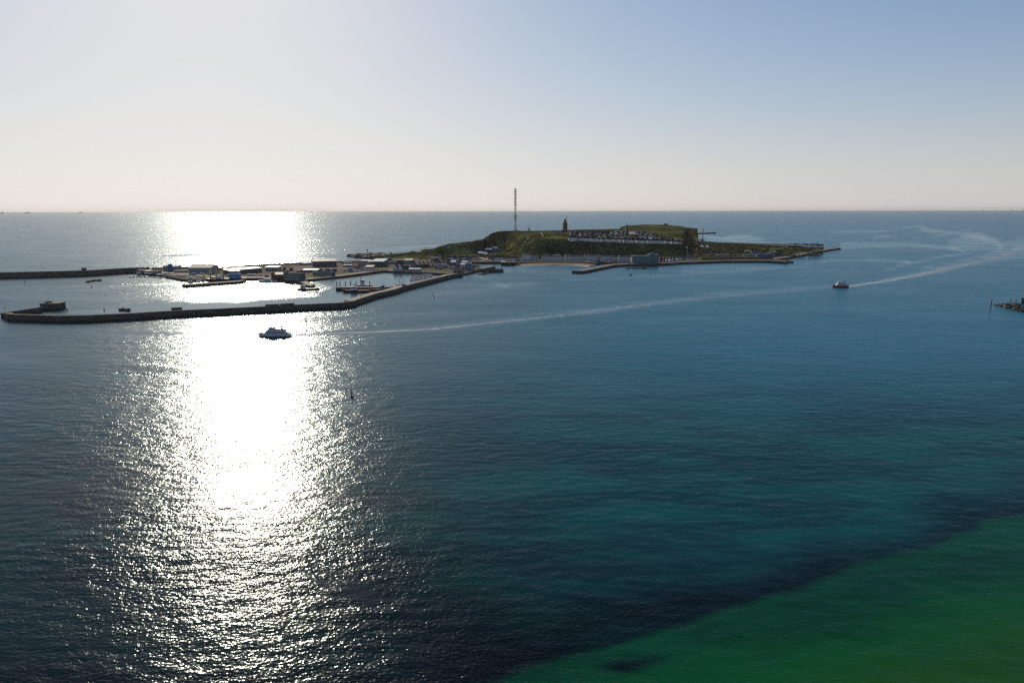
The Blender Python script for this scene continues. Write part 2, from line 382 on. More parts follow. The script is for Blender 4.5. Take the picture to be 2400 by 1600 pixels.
M_tanr = mat('tan_roof', (0.40, 0.32, 0.235), 0.65, 0.12, 0.2)
M_whr = mat('white_sheet_roof', (0.68, 0.67, 0.64), 0.30, 0.08, 0.2, spec=0.6)
M_gryr = mat('grey_felt_roof', (0.15, 0.14, 0.135), 0.85, 0.2, 0.2)
M_glass = mat('window_glass', (0.015, 0.02, 0.028), 0.12, 0.3, 0.5, spec=0.6)
M_teal = mat('glass_facade', (0.03, 0.12, 0.17), 0.15, 0.3, 0.2, spec=0.6)
M_wood = mat('dark_timber', (0.075, 0.055, 0.04), 0.8, 0.3, 0.6)
M_steel = mat('grey_steel', (0.20, 0.20, 0.21), 0.5, 0.2, 0.5, metal=0.3)
M_redp = mat('red_paint', (0.42, 0.05, 0.03), 0.45, 0.15, 0.5)
M_orange = mat('orange_paint', (0.36, 0.075, 0.03), 0.45, 0.15, 0.5)
M_yel = mat('yellow_paint', (0.55, 0.38, 0.05), 0.5, 0.15, 0.5)
M_black = mat('black_hull_paint', (0.018, 0.022, 0.026), 0.45, 0.3, 0.5)
M_navy = mat('navy_hull_paint', (0.02, 0.035, 0.07), 0.45, 0.2, 0.5)
M_dgreen = mat('dark_green_hull_paint', (0.015, 0.05, 0.04), 0.45, 0.2, 0.5)
M_mast = mat('mast_aluminium', (0.30, 0.30, 0.30), 0.4, 0.1, 0.5, metal=0.5)

def tide_stain(m):
    """dark weed below the high-water mark"""
    n, l = m.node_tree.nodes, m.node_tree.links; b = n['Principled BSDF']; src = b.inputs['Base Color'].links[0].from_socket
    g = n.new('ShaderNodeNewGeometry'); s = n.new('ShaderNodeSeparateXYZ'); l.new(g.outputs['Position'], s.inputs[0])
    t = n.new('ShaderNodeTexNoise'); t.inputs['Scale'].default_value = 0.35; t.inputs['Detail'].default_value = 4; l.new(g.outputs['Position'], t.inputs['Vector'])
    a = n.new('ShaderNodeMath'); a.operation = 'MULTIPLY_ADD'; a.inputs[1].default_value = 3.0; l.new(t.outputs['Fac'], a.inputs[0]); l.new(s.outputs['Z'], a.inputs[2])
    r = n.new('ShaderNodeMapRange'); r.inputs['From Min'].default_value = 2.6; r.inputs['From Max'].default_value = 3.4; l.new(a.outputs[0], r.inputs['Value'])
    x = n.new('ShaderNodeMix'); x.data_type = 'RGBA'; x.inputs[6].default_value = (0.016, 0.018, 0.009, 1); l.new(src, x.inputs[7]); l.new(r.outputs[0], x.inputs['Factor']); l.new(x.outputs[2], b.inputs['Base Color'])
tide_stain(M_conc); tide_stain(M_rock)
def ribbon(mb, A, B, z0, z1, za=None, zb=None):
    """a wall between two plan lines A (near) and B (far); za / zb: top height along the two lines"""
    n = len(A); za = za or [z1]*n; zb = zb or [z1]*n
    vs = []
    for i in range(n):
        vs += [(A[i][0], A[i][1], z0), (A[i][0], A[i][1], za[i]), (B[i][0], B[i][1], zb[i]), (B[i][0], B[i][1], z0)]
    fs = []
    for i in range(n-1):
        a, b = 4*i, 4*(i+1)
        fs += [(a, b, b+1, a+1), (a+1, b+1, b+2, a+2), (a+2, b+2, b+3, a+3)]
    fs += [(0, 1, 2, 3), (4*n-1, 4*n-2, 4*n-3, 4*n-4)]
    mb.add(vs, fs)
def offset(pts, w):
    """plan line moved w metres to the left of its running direction"""
    out = []; n = len(pts)
    for i in range(n):
        d = (pts[min(i+1, n-1)] - pts[max(i-1, 0)]); d.z = 0; d.normalize()
        out.append(pts[i] + Vector((-d.y, d.x, 0))*w)
    return out
def resample(pts, step):
    out = [pts[0]]
    for a, b in zip(pts, pts[1:]):
        k = max(1, int((b-a).length/step))
        out += [a.lerp(b, i/k) for i in range(1, k+1)]
    return out

# ------------------------------------------------------------------ moles, quays, ground
def mole(name, label, cat, edge, z, width, parapet=None, deckmat=None, group=None, step=25.0):
    """edge: top edge on the side of the camera as photographed, left to right; width goes away from the camera"""
    A = resample([P(u, v, z) for u, v in edge], step)
    B = offset(A, width)
    root = thing(name, label, cat, tuple(A[0]), 0, group); o = Vector(A[0])
    loc = lambda L: [p-o for p in L]
    w = MB(); ribbon(w, loc(A), loc(B), -4.0-z, 0.0); w.obj('wall', M_conc, root)
    if deckmat:
        d = MB(); ribbon(d, loc(offset(A, 0.5 if not parapet else parapet[1]+0.05)), loc(offset(A, width-0.4)), -0.3, 0.12); d.obj('walkway', deckmat, root)
    if parapet:
        h, t = parapet
        p = MB(); ribbon(p, loc(offset(A, 0.1)), loc(offset(A, t)), -0.5, h); p.obj('parapet', M_conc, root)
    return root
# west mole, far left
mole('west_mole', 'long dark concrete mole with high parapet at the far left of the harbour', 'mole',
     [(-160, 644), (0, 640.6), (127, 637.5), (212, 635), (298, 629.6), (350, 628)], 8.0, 7.0, parapet=(1.3, 1.6), deckmat=M_deck)
sw = mole('sea_wall', 'low sea wall behind the harbour yards facing the bright sea', 'sea wall',
     [(355, 627.5), (420, 626.4), (480, 624.6), (560, 622.3), (640, 618.2), (720, 615.6), (800, 612.2), (880, 608.5)], 5.5, 5.0)
mr = thing('mole_hut', 'small square hut on top of the far west mole', 'hut', tuple(P(193, 634, 6.6)))
MB().box((0, 4.2, 0), (6, 3.5, 3.6)).obj('wall', M_conc, mr); MB().box((0, 4.2, 3.6), (6.6, 4.1, 0.4)).obj('roof', M_conc, mr)
# east mole, the long near one
EM = [(9, 734), (16, 737), (34, 738), (136, 741), (204, 740), (306, 735.3), (408, 729), (510, 724.5), (612, 719.5), (714, 714), (800, 710.5), (835, 705)]
em = mole('east_mole', 'long low concrete mole in the foreground running left to right across the harbour mouth', 'mole', EM, 6.0, 6.0, parapet=(0.5, 1.2), deckmat=M_conc)
mole('basin_mole', 'wide mole with pale walkway closing the east basin', 'mole',
     [(835.5, 705), (885, 689), (926, 680), (948, 672.5), (1030, 652), (1062, 644), (1085, 641.5)], 5.0, 14.0, parapet=(1.1, 1.2), deckmat=M_deck)
mole('return_mole', 'short return arm of the near mole leading to the squat blockhouse', 'mole', [(10, 734), (60, 726.5), (100, 720)], 5.0, 4.5, parapet=(0.6, 1.0), deckmat=M_deck)
bh = thing('blockhouse', 'squat dark concrete blockhouse at the end of the mole arm', 'blockhouse', tuple(P(117, 727.5, 0)), R(6))
MB().box((0, 7, -3), (18, 14, 9.6)).obj('wall', M_conc, bh); MB().box((0, 7, 6.6), (18.8, 14.8, 0.7)).obj('roof', M_conc, bh)
MB().box((-4, 7, 7.3), (5, 5, 1.4)).obj('roof_hatch', M_conc, bh); MB().tube([(-4, 7, 8.7), (-4, 7, 12)], 0.15).obj('pole', M_steel, bh)
for nm, (u, v), lab in (('beacon', (12.5, 733), 'thin light beacon standing on the tip of the near mole'), ('beacon', (203, 634), 'thin light beacon on the far west mole')):
    t = thing(nm, lab, 'beacon', tuple(P(u, v, 5.3 if u < 100 else 7.9)))
    MB().tube([(0, 0, 0), (0, 0, 4.6)], 0.16).obj('pole', M_steel, t); MB().tube([(0, 0, 4.6), (0, 0, 5.5)], 0.42, 8).obj('lamp_housing', M_dgreen, t)
for (u0, u1) in ((622, 655), (657, 690)):       # raised parapet blocks on the near mole
    a, b = P(u0, 719.0-(u0-612)*0.054, 6.0), P(u1, 719.0-(u1-612)*0.054, 6.0)
    t = thing('parapet_block', 'raised wall block on the near mole, %s of the two' % ('left' if u0 < 630 else 'right'), 'wall', tuple(a))
    A = [Vector((0, 0.3, 0)), b-a+Vector((0, 0.3, 0))]; m = MB(); ribbon(m, A, offset(A, 3.0), 0.1, 2.0); m.obj('wall', M_conc, t)

def ground(name, pts, z, m, depth=5.0, kind='structure'):
    """a flat piece of land; pts as (u, v) or world Vectors, top at z"""
    L = [P(*p, z) if not isinstance(p, Vector) else p for p in pts]
    mb = MB(); mb.prism([(p.x, p.y) for p in L], z-depth, z)
    o = mb.obj(name, m); tag(o, kind=kind); return o
GZ = 3.2
ground('harbour_ground', [(300, 633.5), (316, 638), (345, 641), (380, 645), (405, 650), (425, 654), (450, 656), (500, 653.5), (575, 652.5), (609, 652.5), (656, 654.5), (689, 657),
       (697, 659), (722, 669.5), (731, 670), (738, 666.5), (712, 656), (800, 646.8), (900, 634), (960, 636.5), (1000, 638), (1058, 641.5), (1085, 641.2), (1112, 635.5), (1131, 630),
       (1128, 623.5), (1104, 619), (1092, 613.8), (1178, 612.8), Vector((20, 1600, 0)), Vector((-260, 1640, 0)), (880, 610), (800, 613.8), (720, 617), (640, 619.6), (560, 623.8), (480, 626), (420, 627.8), (355, 629)], GZ, M_pave)
mole('crane_pier', 'short pier with cranes in the middle of the glittering basin', 'pier', [(434, 668), (480, 665), (560, 659.5), (577, 656.5)], 3.4, 13.0, deckmat=M_deck)
mole('jetty', 'narrow jetty with mooring piles in the east basin', 'jetty', [(787, 673.6), (850, 673.6), (905, 672.8), (930, 671.6)], 3.9, 9.0, deckmat=M_deck)
mole('upper_pier', 'stubby pier, upper of the two beside the inner harbour mouth', 'pier', [(1129, 629.5), (1147, 626.5), (1161, 623.5)], 4.5, 9.0, deckmat=M_deck)
mole('lower_pier', 'stubby pier, lower of the two beside the inner harbour mouth', 'pier', [(1128, 632), (1150, 632), (1166, 631.5), (1180, 631)], 4.8, 8.0, parapet=(0.8, 1.0), deckmat=M_deck)
t = thing('landing_stage', 'square landing stage on piles with pale deck at the left end of the beach', 'landing stage', tuple(P(1191, 622, 0)), R(2))
MB().box((0, 20, 5.2), (26, 44, 1.0)).obj('deck', M_deck, t)
for i in range(7):
    for y in (-1.4, 8, 18): MB().box((-12+i*4, y, -3), (0.9, 0.9, 8.2)).obj('pile', M_wood, t)
MB().box((0, 10, -1), (24, 2, 6.2)).obj('fender_wall', M_conc, t)
MB().box((3, 22, 6.2), (16, 12, 2.6)).obj('shelter', M_grey, t); MB().box((3, 22, 8.8), (17, 13, 0.3)).obj('shelter_roof', M_gryr, t)
mole('inner_quay', 'dark quay wall behind the inner harbour left of the landing stage', 'quay wall', [(1093, 613.2), (1130, 612.9), (1180, 612.4)], 4.5, 10.0, deckmat=M_deck)
# lower town ground, promenade, beach
ground('town_ground', [(1178, 612.6), (1240, 611.6), (1300, 611.4), (1370, 611.8), (1400, 613), (1440, 615.5), (1480, 617.5), (1545, 617.3), (1600, 613.8), (1700, 610.6), (1800, 610.4), (1836, 612.5),
       (1846, 610), (1815, 606.5), (1905, 589), (1935, 583.5), Vector((760, 2080, 0)), Vector((560, 2200, 0)), Vector((0, 1700, 0)), Vector((-20, 1500, 0))], 4.0, M_pave)
pier = mole('promenade_pier', 'curving harbour pier with broad tan top in front of the beach', 'pier',
     [(1341, 634), (1366, 635.2), (1400, 628.5), (1440, 620.5), (1480, 618.2)], 4.3, 14.0, deckmat=M_deck)
mole('north_quay', 'long dark quay wall with pale edge below the right half of the town', 'quay wall', [(1480.5, 618.2), (1545, 617.6), (1600, 614), (1700, 610.6), (1800, 610.4), (1838, 613)], 4.3, 13.0, deckmat=M_deck)
mole('rear_wall', 'second dark wall set back behind the northern quay', 'sea wall', [(1648, 605.5), (1700, 603.5), (1760, 602.5), (1812, 604)], 7.5, 3.0)
mole('north_mole', 'straight mole with tan top running out to the right tip of the island', 'mole', [(1812, 607.5), (1850, 602.5), (1905, 592), (1950, 583.5), (1971, 581)], 4.0, 16.0, deckmat=M_deck)
mole('far_breakwater', 'thin dark breakwater in the open sea beyond the right cliff', 'breakwater', [(1630, 546.6), (1655, 545.5), (1679, 544.4)], 5.0, 12.0)
bl = MB()
B_top = [(1212, 618), (1235, 617), (1262, 616.2), (1300, 615.8), (1360, 616.5), (1398, 620)]
B_mid = [(1218, 620.2), (1238, 620), (1262, 619.6), (1300, 619.5), (1350, 619.8), (1385, 622.5)]
B_wat = [(1224, 623.2), (1240, 623), (1262, 622.5), (1300, 622), (1345, 622.6), (1378, 626)]
def strip(name, A, za, B, zb, m):
    va, vb = [P(u, v, za) for u, v in A], [P(u, v, zb) for u, v in B]; n = len(va)
    mb = MB().add(va+vb, [(n+i, n+i+1, i+1, i) for i in range(n-1)]); o = mb.obj(name, m); return tag(o, kind='structure')
strip('beach', B_mid, 1.5, B_wat, -0.15, M_sand)
strip('shingle_bank', B_top, 3.0, B_mid, 1.5, M_shing)
mole('beach_wall', 'low dark sea wall with pale coping behind the beach', 'sea wall', [(1196, 615.4), (1240, 613.6), (1300, 613.0), (1365, 613.6), (1396, 616)], 4.25, 9.0, deckmat=M_deck)
def lawn(name, pts, z):
    L = [P(u, v, z) for u, v in pts]; mb = MB().add(L, [tuple(range(len(L)))[::-1]]); return tag(mb.obj(name, M_lawn), kind='structure')
lawn('lawn', [(703, 643.5), (735, 643), (768, 646.5), (765, 650), (735, 651), (704, 649)], GZ+0.02)
lawn('lawn', [(985, 632), (1000, 626.5), (1012, 627), (1020, 632), (1055, 636), (1058, 639.5), (1000, 636.5), (984, 635)], GZ+0.02)
lawn('lawn', [(800, 629), (818, 627.5), (820, 632), (800, 634)], GZ+0.02)
lawn('lawn', [(885, 631), (912, 628.5), (914, 632), (888, 635)], GZ+0.02)
lawn('lawn', [(1583, 607), (1625, 606.5), (1620, 610.5), (1588, 612)], 4.03)
lawn('lawn', [(1717, 600.3), (1760, 599.3), (1760, 601), (1718, 601.4)], 4.03)
def apron(pts, z, m=None):
    L = [P(u, v, z) for u, v in pts]; mb = MB().add(L, [tuple(range(len(L)))[::-1]]); return tag(mb.obj('apron', m or M_apron), kind='structure')
apron([(655, 632), (700, 625), (735, 623), (790, 626.5), (820, 622.5), (860, 620), (858, 622.5), (800, 630), (745, 632.5), (715, 631), (660, 634.5)], GZ+0.016)
apron([(330, 637.5), (380, 638.5), (440, 643), (500, 648.5), (575, 650.5), (609, 650.6), (656, 652.6), (690, 655.3), (700, 658), (722, 668.5), (731, 669), (735, 666.5), (711, 655), (800, 645.6), (898, 633), (960, 635), (1000, 636.6),
       (1055, 640), (1050, 639), (1000, 634.6), (960, 633.4), (898, 631), (800, 643.6), (706, 653), (690, 652), (656, 650), (609, 648), (575, 648), (500, 645.5), (440, 640.5), (380, 637)], GZ+0.012, M_deck)
apron([(575, 647), (600, 645), (632, 640.5), (660, 640.5), (640, 644), (600, 648.4)], GZ+0.02)
# dark reef and rocky spit beyond the harbour yards
def rocks(name, label, poly, n, size, z=0.0, seed=1, kind=None, cat='rocks'):
    rnd = random.Random(seed); mb = MB()
    L = [P(u, v, 0) for u, v in poly]; xs = [p.x for p in L]; ys = [p.y for p in L]
    k = 0
    while k < n:
        x, y = rnd.uniform(min(xs), max(xs)), rnd.uniform(min(ys), max(ys))
        if poly_mask(np.array([x]), np.array([y]), [(p.x, p.y) for p in L])[0] < 0.5: continue
        k += 1; s = size*rnd.uniform(0.5, 1.4)
        pts = [(x+s*rnd.uniform(.7, 1.2)*math.cos(a), y+s*rnd.uniform(.7, 1.2)*math.sin(a)) for a in [i*math.pi/3+rnd.uniform(-.3, .3) for i in range(6)]]
        mb.prism(pts, -1.0, z+s*rnd.uniform(0.25, 0.7), taper=rnd.uniform(.4, .75))
    return tag(mb.obj(name, M_rock), label, cat, kind=kind)
rocks('rock_reef', 'dark rocky spit reaching left into the bright sea behind the yards', [(818, 601.5), (826, 599.5), (872, 599), (900, 598), (900, 606), (860, 606.5), (830, 604)], 150, 7.0, 1.0, 3, kind='stuff')
rocks('rock_reef', 'broken rocks at the right foot of the northern quay', [(1836, 613), (1862, 615), (1858, 617.5), (1838, 617)], 40, 2.6, 1.0, 4, kind='stuff')
rocks('rock_reef', 'weedy rocks at the waterline below the tall hotel', [(1462, 628), (1520, 628), (1514, 631), (1470, 631)], 60, 2.2, 0.0, 5, kind='stuff')
rocks('rock_reef', 'reddish rocks at the foot of the stubby harbour piers', [(1118, 643), (1150, 638), (1158, 639), (1130, 645)], 40, 2.0, 0.3, 6, kind='stuff')
# ------------------------------------------------------------------ the island's high ground
from mathutils.bvhtree import BVHTree
def z_at(u, d, v):
    """height seen at (u, v) when it stands d metres ahead"""
    r = ray(u, v); return CAM_H + r.z/r.y*d
# for each column of the photograph: foot, three points up the slope, plateau, back edge, foot at the back; (d, v) seen or (d, None, z) given
TC = {
 870:  [(1470, None, 2), (1490, None, 3.4), (1510, None, 3.6), (1530, None, 4), (1545, None, 4.5), (1560, 597.5), (1620, None, -2)],
 905:  [(1470, None, 2), (1490, None, 3.6), (1520, None, 4), (1550, None, 5), (1570, None, 6), (1590, 595), (1650, None, -2)],
 940:  [(1470, None, 2), (1500, None, 4), (1530, None, 5), (1560, None, 6), (1580, None, 7), (1600, 593), (1680, None, -2)],
 955:  [(1470, None, 2), (1500, None, 4), (1530, None, 6), (1560, None, 7), (1580, None, 8), (1600, 591.5), (1690, None, -2)],
 966:  [(1465, None, 2), (1500, None, 5), (1530, None, 7), (1560, None, 9), (1580, None, 10), (1600, 588.3), (1690, None, -2)],
 976:  [(1460, None, 2), (1500, None, 5), (1530, None, 8), (1560, None, 9), (1590, None, 10), (1610, 590.5), (1700, None, -2)],
 994: [(1450, None, 2), (1490, None, 5), (1515, None, 7), (1530, None, 11), (1545, None, 14), (1560, 584.2), (1700, None, -2)],
 1012: [(1440, None, 2), (1480, None, 4.5), (1508, None, 6), (1526, None, 11), (1543, None, 16), (1562, 583.5), (1700, None, -2)],
 1030: [(1435, None, 2), (1480, None, 4.5), (1512, None, 6), (1532, None, 13), (1550, None, 20), (1567, 576.5), (1720, None, -2)],
 1055: [(1430, None, 2), (1480, None, 4.5), (1515, None, 6), (1540, None, 15), (1562, None, 24), (1582, 570.6), (1760, None, -2)],
 1100: [(1430, None, 2), (1490, None, 5), (1535, None, 7), (1562, None, 17), (1588, None, 27), (1612, 566), (1820, None, -2)],
 1130: [(1430, None, 2), (1500, None, 5.5), (1590, None, 8), (1616, None, 18), (1640, None, 28), (1664, 561), (1880, None, -2)],
 1142: [(1430, None, 2), (1520, None, 5.5), (1640, None, 8.5), (1664, None, 20), (1684, None, 32), (1705, 553.5), (1900, None, -2)],
 1152: [(1430, None, 2), (1520, None, 6), (1685, None, 9), (1710, None, 23), (1732, None, 37), (1752, 546.5), (1910, None, -2)],
 1165: [(1430, None, 2), (1520, None, 6), (1735, None, 9), (1770, None, 25), (1800, None, 41), (1820, 543), (1930, None, -2)],
 1185: [(1425, None, 2), (1520, None, 7), (1740, None, 10), (1790, None, 28), (1825, None, 43), (1850, 541.2), (1950, None, -2)],
 1203: [(1425, None, 2), (1500, None, 8), (1640, None, 16), (1740, None, 27), (1820, None, 43), (1858, 541), (1960, None, -2)],
 1218: [(1420, None, 2), (1480, None, 12), (1550, None, 25), (1640, None, 37), (1780, None, 46), (1860, 541), (1970, None, -2)],
 1232: [(1420, None, 3), (1465, None, 13), (1520, None, 29), (1570, None, 38), (1760, None, 46), (1862, 541), (1975, None, -2)],
 1255: [(1430, None, 4), (1455, None, 7), (1478, None, 25.0), (1520, 559), (1740, None, 46), (1868, 540.8), (1985, None, -2)],
 1300: [(1430, None, 4), (1455, None, 7), (1478, None, 24.0), (1505, 559.8), (1720, None, 45.5), (1880, 540), (2000, None, -2)],
 1350: [(1430, None, 4), (1455, None, 7), (1478, None, 23.0), (1500, 563), (1720, None, 44.5), (1900, 538.3), (2020, None, -2)],
 1400: [(1430, None, 4), (1455, None, 7), (1478, None, 21.0), (1500, 567), (1740, None, 43), (1960, 537.6), (2080, None, -2)],
 1430: [(1430, None, 4), (1455, None, 7), (1478, None, 20.0), (1500, 568), (1760, None, 42.5), (2010, 536.8), (2130, None, -2)],
 1454.5: [(1430, None, 4), (1455, None, 7), (1478, None, 20.0), (1500, 568.8), (1780, None, 42), (2060, 536.2), (2150, None, -2)],
 1457: [(1430, None, 4), (1455, None, 7), (1478, None, 20.0), (1500, 569), (1800, None, 42), (2560, 530.6), (2680, None, -2)],
 1475: [(1430, None, 4), (1455, None, 7), (1478, None, 19.5), (1500, 569.6), (1800, None, 41.5), (2600, 528), (2700, None, -2)],
 1520: [(1430, None, 4), (1455, None, 7), (1478, None, 19.0), (1507, 570.6), (1800, None, 40), (2640, 526), (2760, None, -2)],
 1560: [(1430, None, 4), (1455, None, 7), (1478, None, 18.0), (1515, 571.5), (1800, None, 37), (2640, 526.6), (2760, None, -2)],
 1590: [(1440, None, 4), (1475, None, 10), (1500, None, 18), (1530, 573.5), (1780, None, 35.5), (2600, 529.3), (2720, None, -2)],
 1601: [(1442, None, 4), (1480, None, 9), (1508, None, 15.5), (1545, 575), (1770, None, 35), (2580, 530.7), (2700, None, -2)],
 1606: [(1443, None, 4), (1490, None, 8), (1530, None, 13), (1570, 576), (1790, None, 34), (2560, 531.4), (2690, None, -2)],
 1610: [(1445, None, 4), (1500, None, 7), (1600, None, 10), (2200, None, 14), (2330, None, 19), (2362, 533.2), (2480, None, -2)],
 1630: [(1450, None, 4), (1500, None, 6.5), (1600, None, 9), (2150, None, 13), (2280, None, 18), (2310, 535), (2440, None, -2)],
 1637: [(1450, None, 4), (1500, None, 6), (1600, None, 8.5), (2150, None, 12), (2260, None, 16), (2290, 536.2), (2400, None, -2)],
 1640: [(1450, None, 4), (1500, None, 6), (1560, None, 8), (1680, None, 10), (1800, None, 12), (1980, 565.4), (2180, None, -2)],
 1665: [(1450, None, 4), (1500, None, 5), (1580, None, 7), (1700, None, 8), (1850, None, 9.5), (2040, 567.3), (2180, None, -2)],
 1700: [(1460, None, 4), (1510, None, 5), (1600, None, 6), (1720, None, 7), (1880, None, 7.5), (2060, 569.6), (2180, None, -2)],
 1750: [(1470, None, 4), (1520, None, 5), (1600, None, 6), (1720, None, 6.5), (1880, None, 6.5), (2040, 572), (2140, None, -2)],
 1800: [(1490, None, 3.6), (1540, None, 5), (1620, None, 6), (1720, None, 6), (1860, None, 6), (2000, 575), (2080, None, -2)],
 1850: [(1560, None, 3.6), (1620, None, 5), (1680, None, 5.5), (1760, None, 5.5), (1860, None, 5.5), (1960, 577.4), (2030, None, -2)],
 1900: [(1700, None, 3.6), (1740, None, 4.6), (1780, None, 5), (1820, None, 5), (1860, None, 4.6), (1920, 580.6), (1970, None, -2)],
 1938: [(1830, None, 3.2), (1840, None, 3.6), (1850, None, 3.8), (1860, None, 3.8), (1870, None, 3.6), (1890, None, 3.2), (1930, None, -2)],
}
def make_terrain():
    us = sorted(TC); rows = []
    for u in us:
        r = []
        for e in TC[u]:
            d = e[0]; z = e[2] if e[1] is None else z_at(u, d, e[1]); r.append((d, z))
        rows.append(r)
    rows = np.array(rows); us = np.array(us, float)
    SUB = [7, 7, 7, 12, 14, 4]
    cols = []
    U = np.concatenate([np.arange(870, 1454, 3.0), [1454.5, 1455.3, 1456.2, 1457], np.arange(1459, 1636, 3.0), [1637, 1637.8, 1638.6, 1639.3, 1640], np.arange(1643, 1938, 3.0), [1938]])
    def col(u):
        j = min(max(np.searchsorted(us, u, 'right')-1, 0), len(us)-2); t = (u-us[j])/(us[j+1]-us[j])
        if us[j+1]-us[j] > 4: t = t*t*(3-2*t)*0.6+t*0.4
        return rows[j]*(1-t)+rows[j+1]*t
    vs = []; ny = 0
    for u in U:
        c = col(u); L = []
        for k, s in enumerate(SUB):
            for i in range(s):
                t = i/s
                if k == 4: t = t**0.8
                L.append(c[k]*(1-t)+c[k+1]*t)
        L.append(c[-1]); ny = len(L)
        for k, (d, z) in enumerate(L):
            p = PD(u, d, z)
            edge = min(1.0, k/4.0)*(1.0 if k < ny-5 else 0.25)
            steep = 1.0 if k < 22 else 0.4
            p.z += (1.9*fbm(p.x*0.02, p.y*0.02, 1.0)+1.2*fbm(p.x*0.07, p.y*0.07, 2.0, 3))*edge*steep
            vs.append(p)
    nx = len(U)
    fs = [(i*ny+k, (i+1)*ny+k, (i+1)*ny+k+1, i*ny+k+1) for i in range(nx-1) for k in range(ny-1)]
    mb = MB().add(vs, fs)
    m = bpy.data.materials.new('island_ground'); m.use_nodes = True
    n, l = m.node_tree.nodes, m.node_tree.links; b = n['Principled BSDF']; b.inputs['Roughness'].default_value = 0.95
    b.inputs['Specular IOR Level'].default_value = 0.0
    g = n.new('ShaderNodeNewGeometry')
    t1 = n.new('ShaderNodeTexNoise'); t1.inputs['Scale'].default_value = 0.012; t1.inputs['Detail'].default_value = 7.0; t1.inputs['Roughness'].default_value = 0.65
    l.new(g.outputs['Position'], t1.inputs['Vector'])
    r1 = n.new('ShaderNodeValToRGB'); l.new(t1.outputs['Fac'], r1.inputs['Fac']); e = r1.color_ramp.elements
    e[0].position = 0.38; e[0].color = (0.018, 0.024, 0.014, 1); e[1].position = 0.62; e[1].color = (0.165, 0.170, 0.055, 1)
    x = e.new(0.5); x.color = (0.066, 0.074, 0.030, 1)
    t2 = n.new('ShaderNodeTexNoise'); t2.inputs['Scale'].default_value = 0.09; t2.inputs['Detail'].default_value = 5.0
    mp = n.new('ShaderNodeMapping'); mp.inputs['Scale'].default_value = (0.4, 0.4, 3.0); l.new(g.outputs['Position'], mp.inputs['Vector']); l.new(mp.outputs[0], t2.inputs['Vector'])
    r2 = n.new('ShaderNodeValToRGB'); l.new(t2.outputs['Fac'], r2.inputs['Fac']); e = r2.color_ramp.elements
    e[0].position = 0.35; e[0].color = (0.030, 0.017, 0.014, 1); e[1].position = 0.65; e[1].color = (0.075, 0.040, 0.030, 1)
    sp = n.new('ShaderNodeSeparateXYZ'); l.new(g.outputs['True Normal'], sp.inputs[0])
    ab = n.new('ShaderNodeMath'); ab.operation = 'ABSOLUTE'; l.new(sp.outputs['Z'], ab.inputs[0])
    mr_ = n.new('ShaderNodeMapRange'); mr_.inputs['From Min'].default_value = 0.40; mr_.inputs['From Max'].default_value = 0.60; l.new(ab.outputs[0], mr_.inputs['Value'])
    mx = n.new('ShaderNodeMix'); mx.data_type = 'RGBA'; l.new(mr_.outputs[0], mx.inputs['Factor']); l.new(r2.outputs[0], mx.inputs[6]); l.new(r1.outputs[0], mx.inputs[7])
    l.new(mx.outputs[2], b.inputs['Base Color'])
    o = mb.obj('island_hill', m, smooth=True); tag(o, kind='structure')
    return o, BVHTree.FromPolygons(mb.v, mb.f)
hill, HILL = make_terrain()
def hit(u, v, z=4.0):
    """where the line of sight through (u, v) meets the high ground, else the flat ground at z"""
    h = HILL.ray_cast(Vector((0, 0, CAM_H)), ray(u, v).normalized(), 6000)
    return h[0] if h[0] is not None else P(u, v, z)
def drop(x, y, z=4.0):
    h = HILL.ray_cast(Vector((x, y, 300)), Vector((0, 0, -1)), 400)
    return h[0] if h[0] is not None else Vector((x, y, z))
# footpath up the slope and paths
def path(name, pts, w, m):
    L = []
    for (a, b) in zip(pts, pts[1:]):
        k = 5
        L += [hit(a[0]+(b[0]-a[0])*i/k, a[1]+(b[1]-a[1])*i/k)+Vector((0, 0, 0.7)) for i in range(k)]
    L.append(hit(*pts[-1])+Vector((0, 0, 0.7)))
    vs = []
    for p in L: vs += [p+Vector((-w/2, 0, 0)), p+Vector((w/2, 0, 0))]
    fs = [(2*i, 2*i+1, 2*i+3, 2*i+2) for i in range(len(L)-1)]
    return tag(MB().add(vs, fs).obj(name, m), kind='structure')
path('footpath', [(1222, 576.5), (1228, 570), (1233, 564), (1239, 558.5)], 4.0, M_deck)
path('footpath', [(1267, 545.5), (1270, 549.5), (1273, 553.5)], 3.0, M_deck)
path('footpath', [(1124, 604), (1133, 606.5), (1143, 608.5)], 10.0, M_sand)

# ------------------------------------------------------------------ scrub and trees
M_leaf = mat('scrub_leaves', (0.026, 0.036, 0.014), 0.9, 0.45, 0.15, spec=0.15, col2=(0.062, 0.064, 0.022))
M_leafg = mat('tree_leaves', (0.045, 0.065, 0.020), 0.9, 0.40, 0.3, spec=0.15)
M_leafb = mat('spring_twigs', (0.105, 0.075, 0.040), 0.9, 0.35, 0.3, spec=0.1)
M_bark = mat('bark', (0.06, 0.045, 0.035), 0.9, 0.3, 1.0)
def clump(mb, c, r, rnd, squash=0.7):
    """a ragged leaf clump of ten or so faces"""
    n = 5; vs = [c+Vector((0, 0, r*squash*rnd.uniform(.8, 1.2)))]
    for ring, (zz, rr) in enumerate(((0.45, 0.75), (-0.2, 0.95))):
        for i in range(n):
            a = 2*math.pi*(i+0.5*ring)/n+rnd.uniform(-.3, .3); q = r*rr*rnd.uniform(.7, 1.25)
            vs.append(c+Vector((q*math.cos(a), q*math.sin(a), r*squash*zz*rnd.uniform(.6, 1.4))))
    fs = [(0, 1+i, 1+(i+1) % n) for i in range(n)] + [(1+i, 1+n+i, 1+(i+1) % n) for i in range(n)] + [(1+(i+1) % n, 1+n+i, 1+n+(i+1) % n) for i in range(n)]
    mb.add(vs, fs)
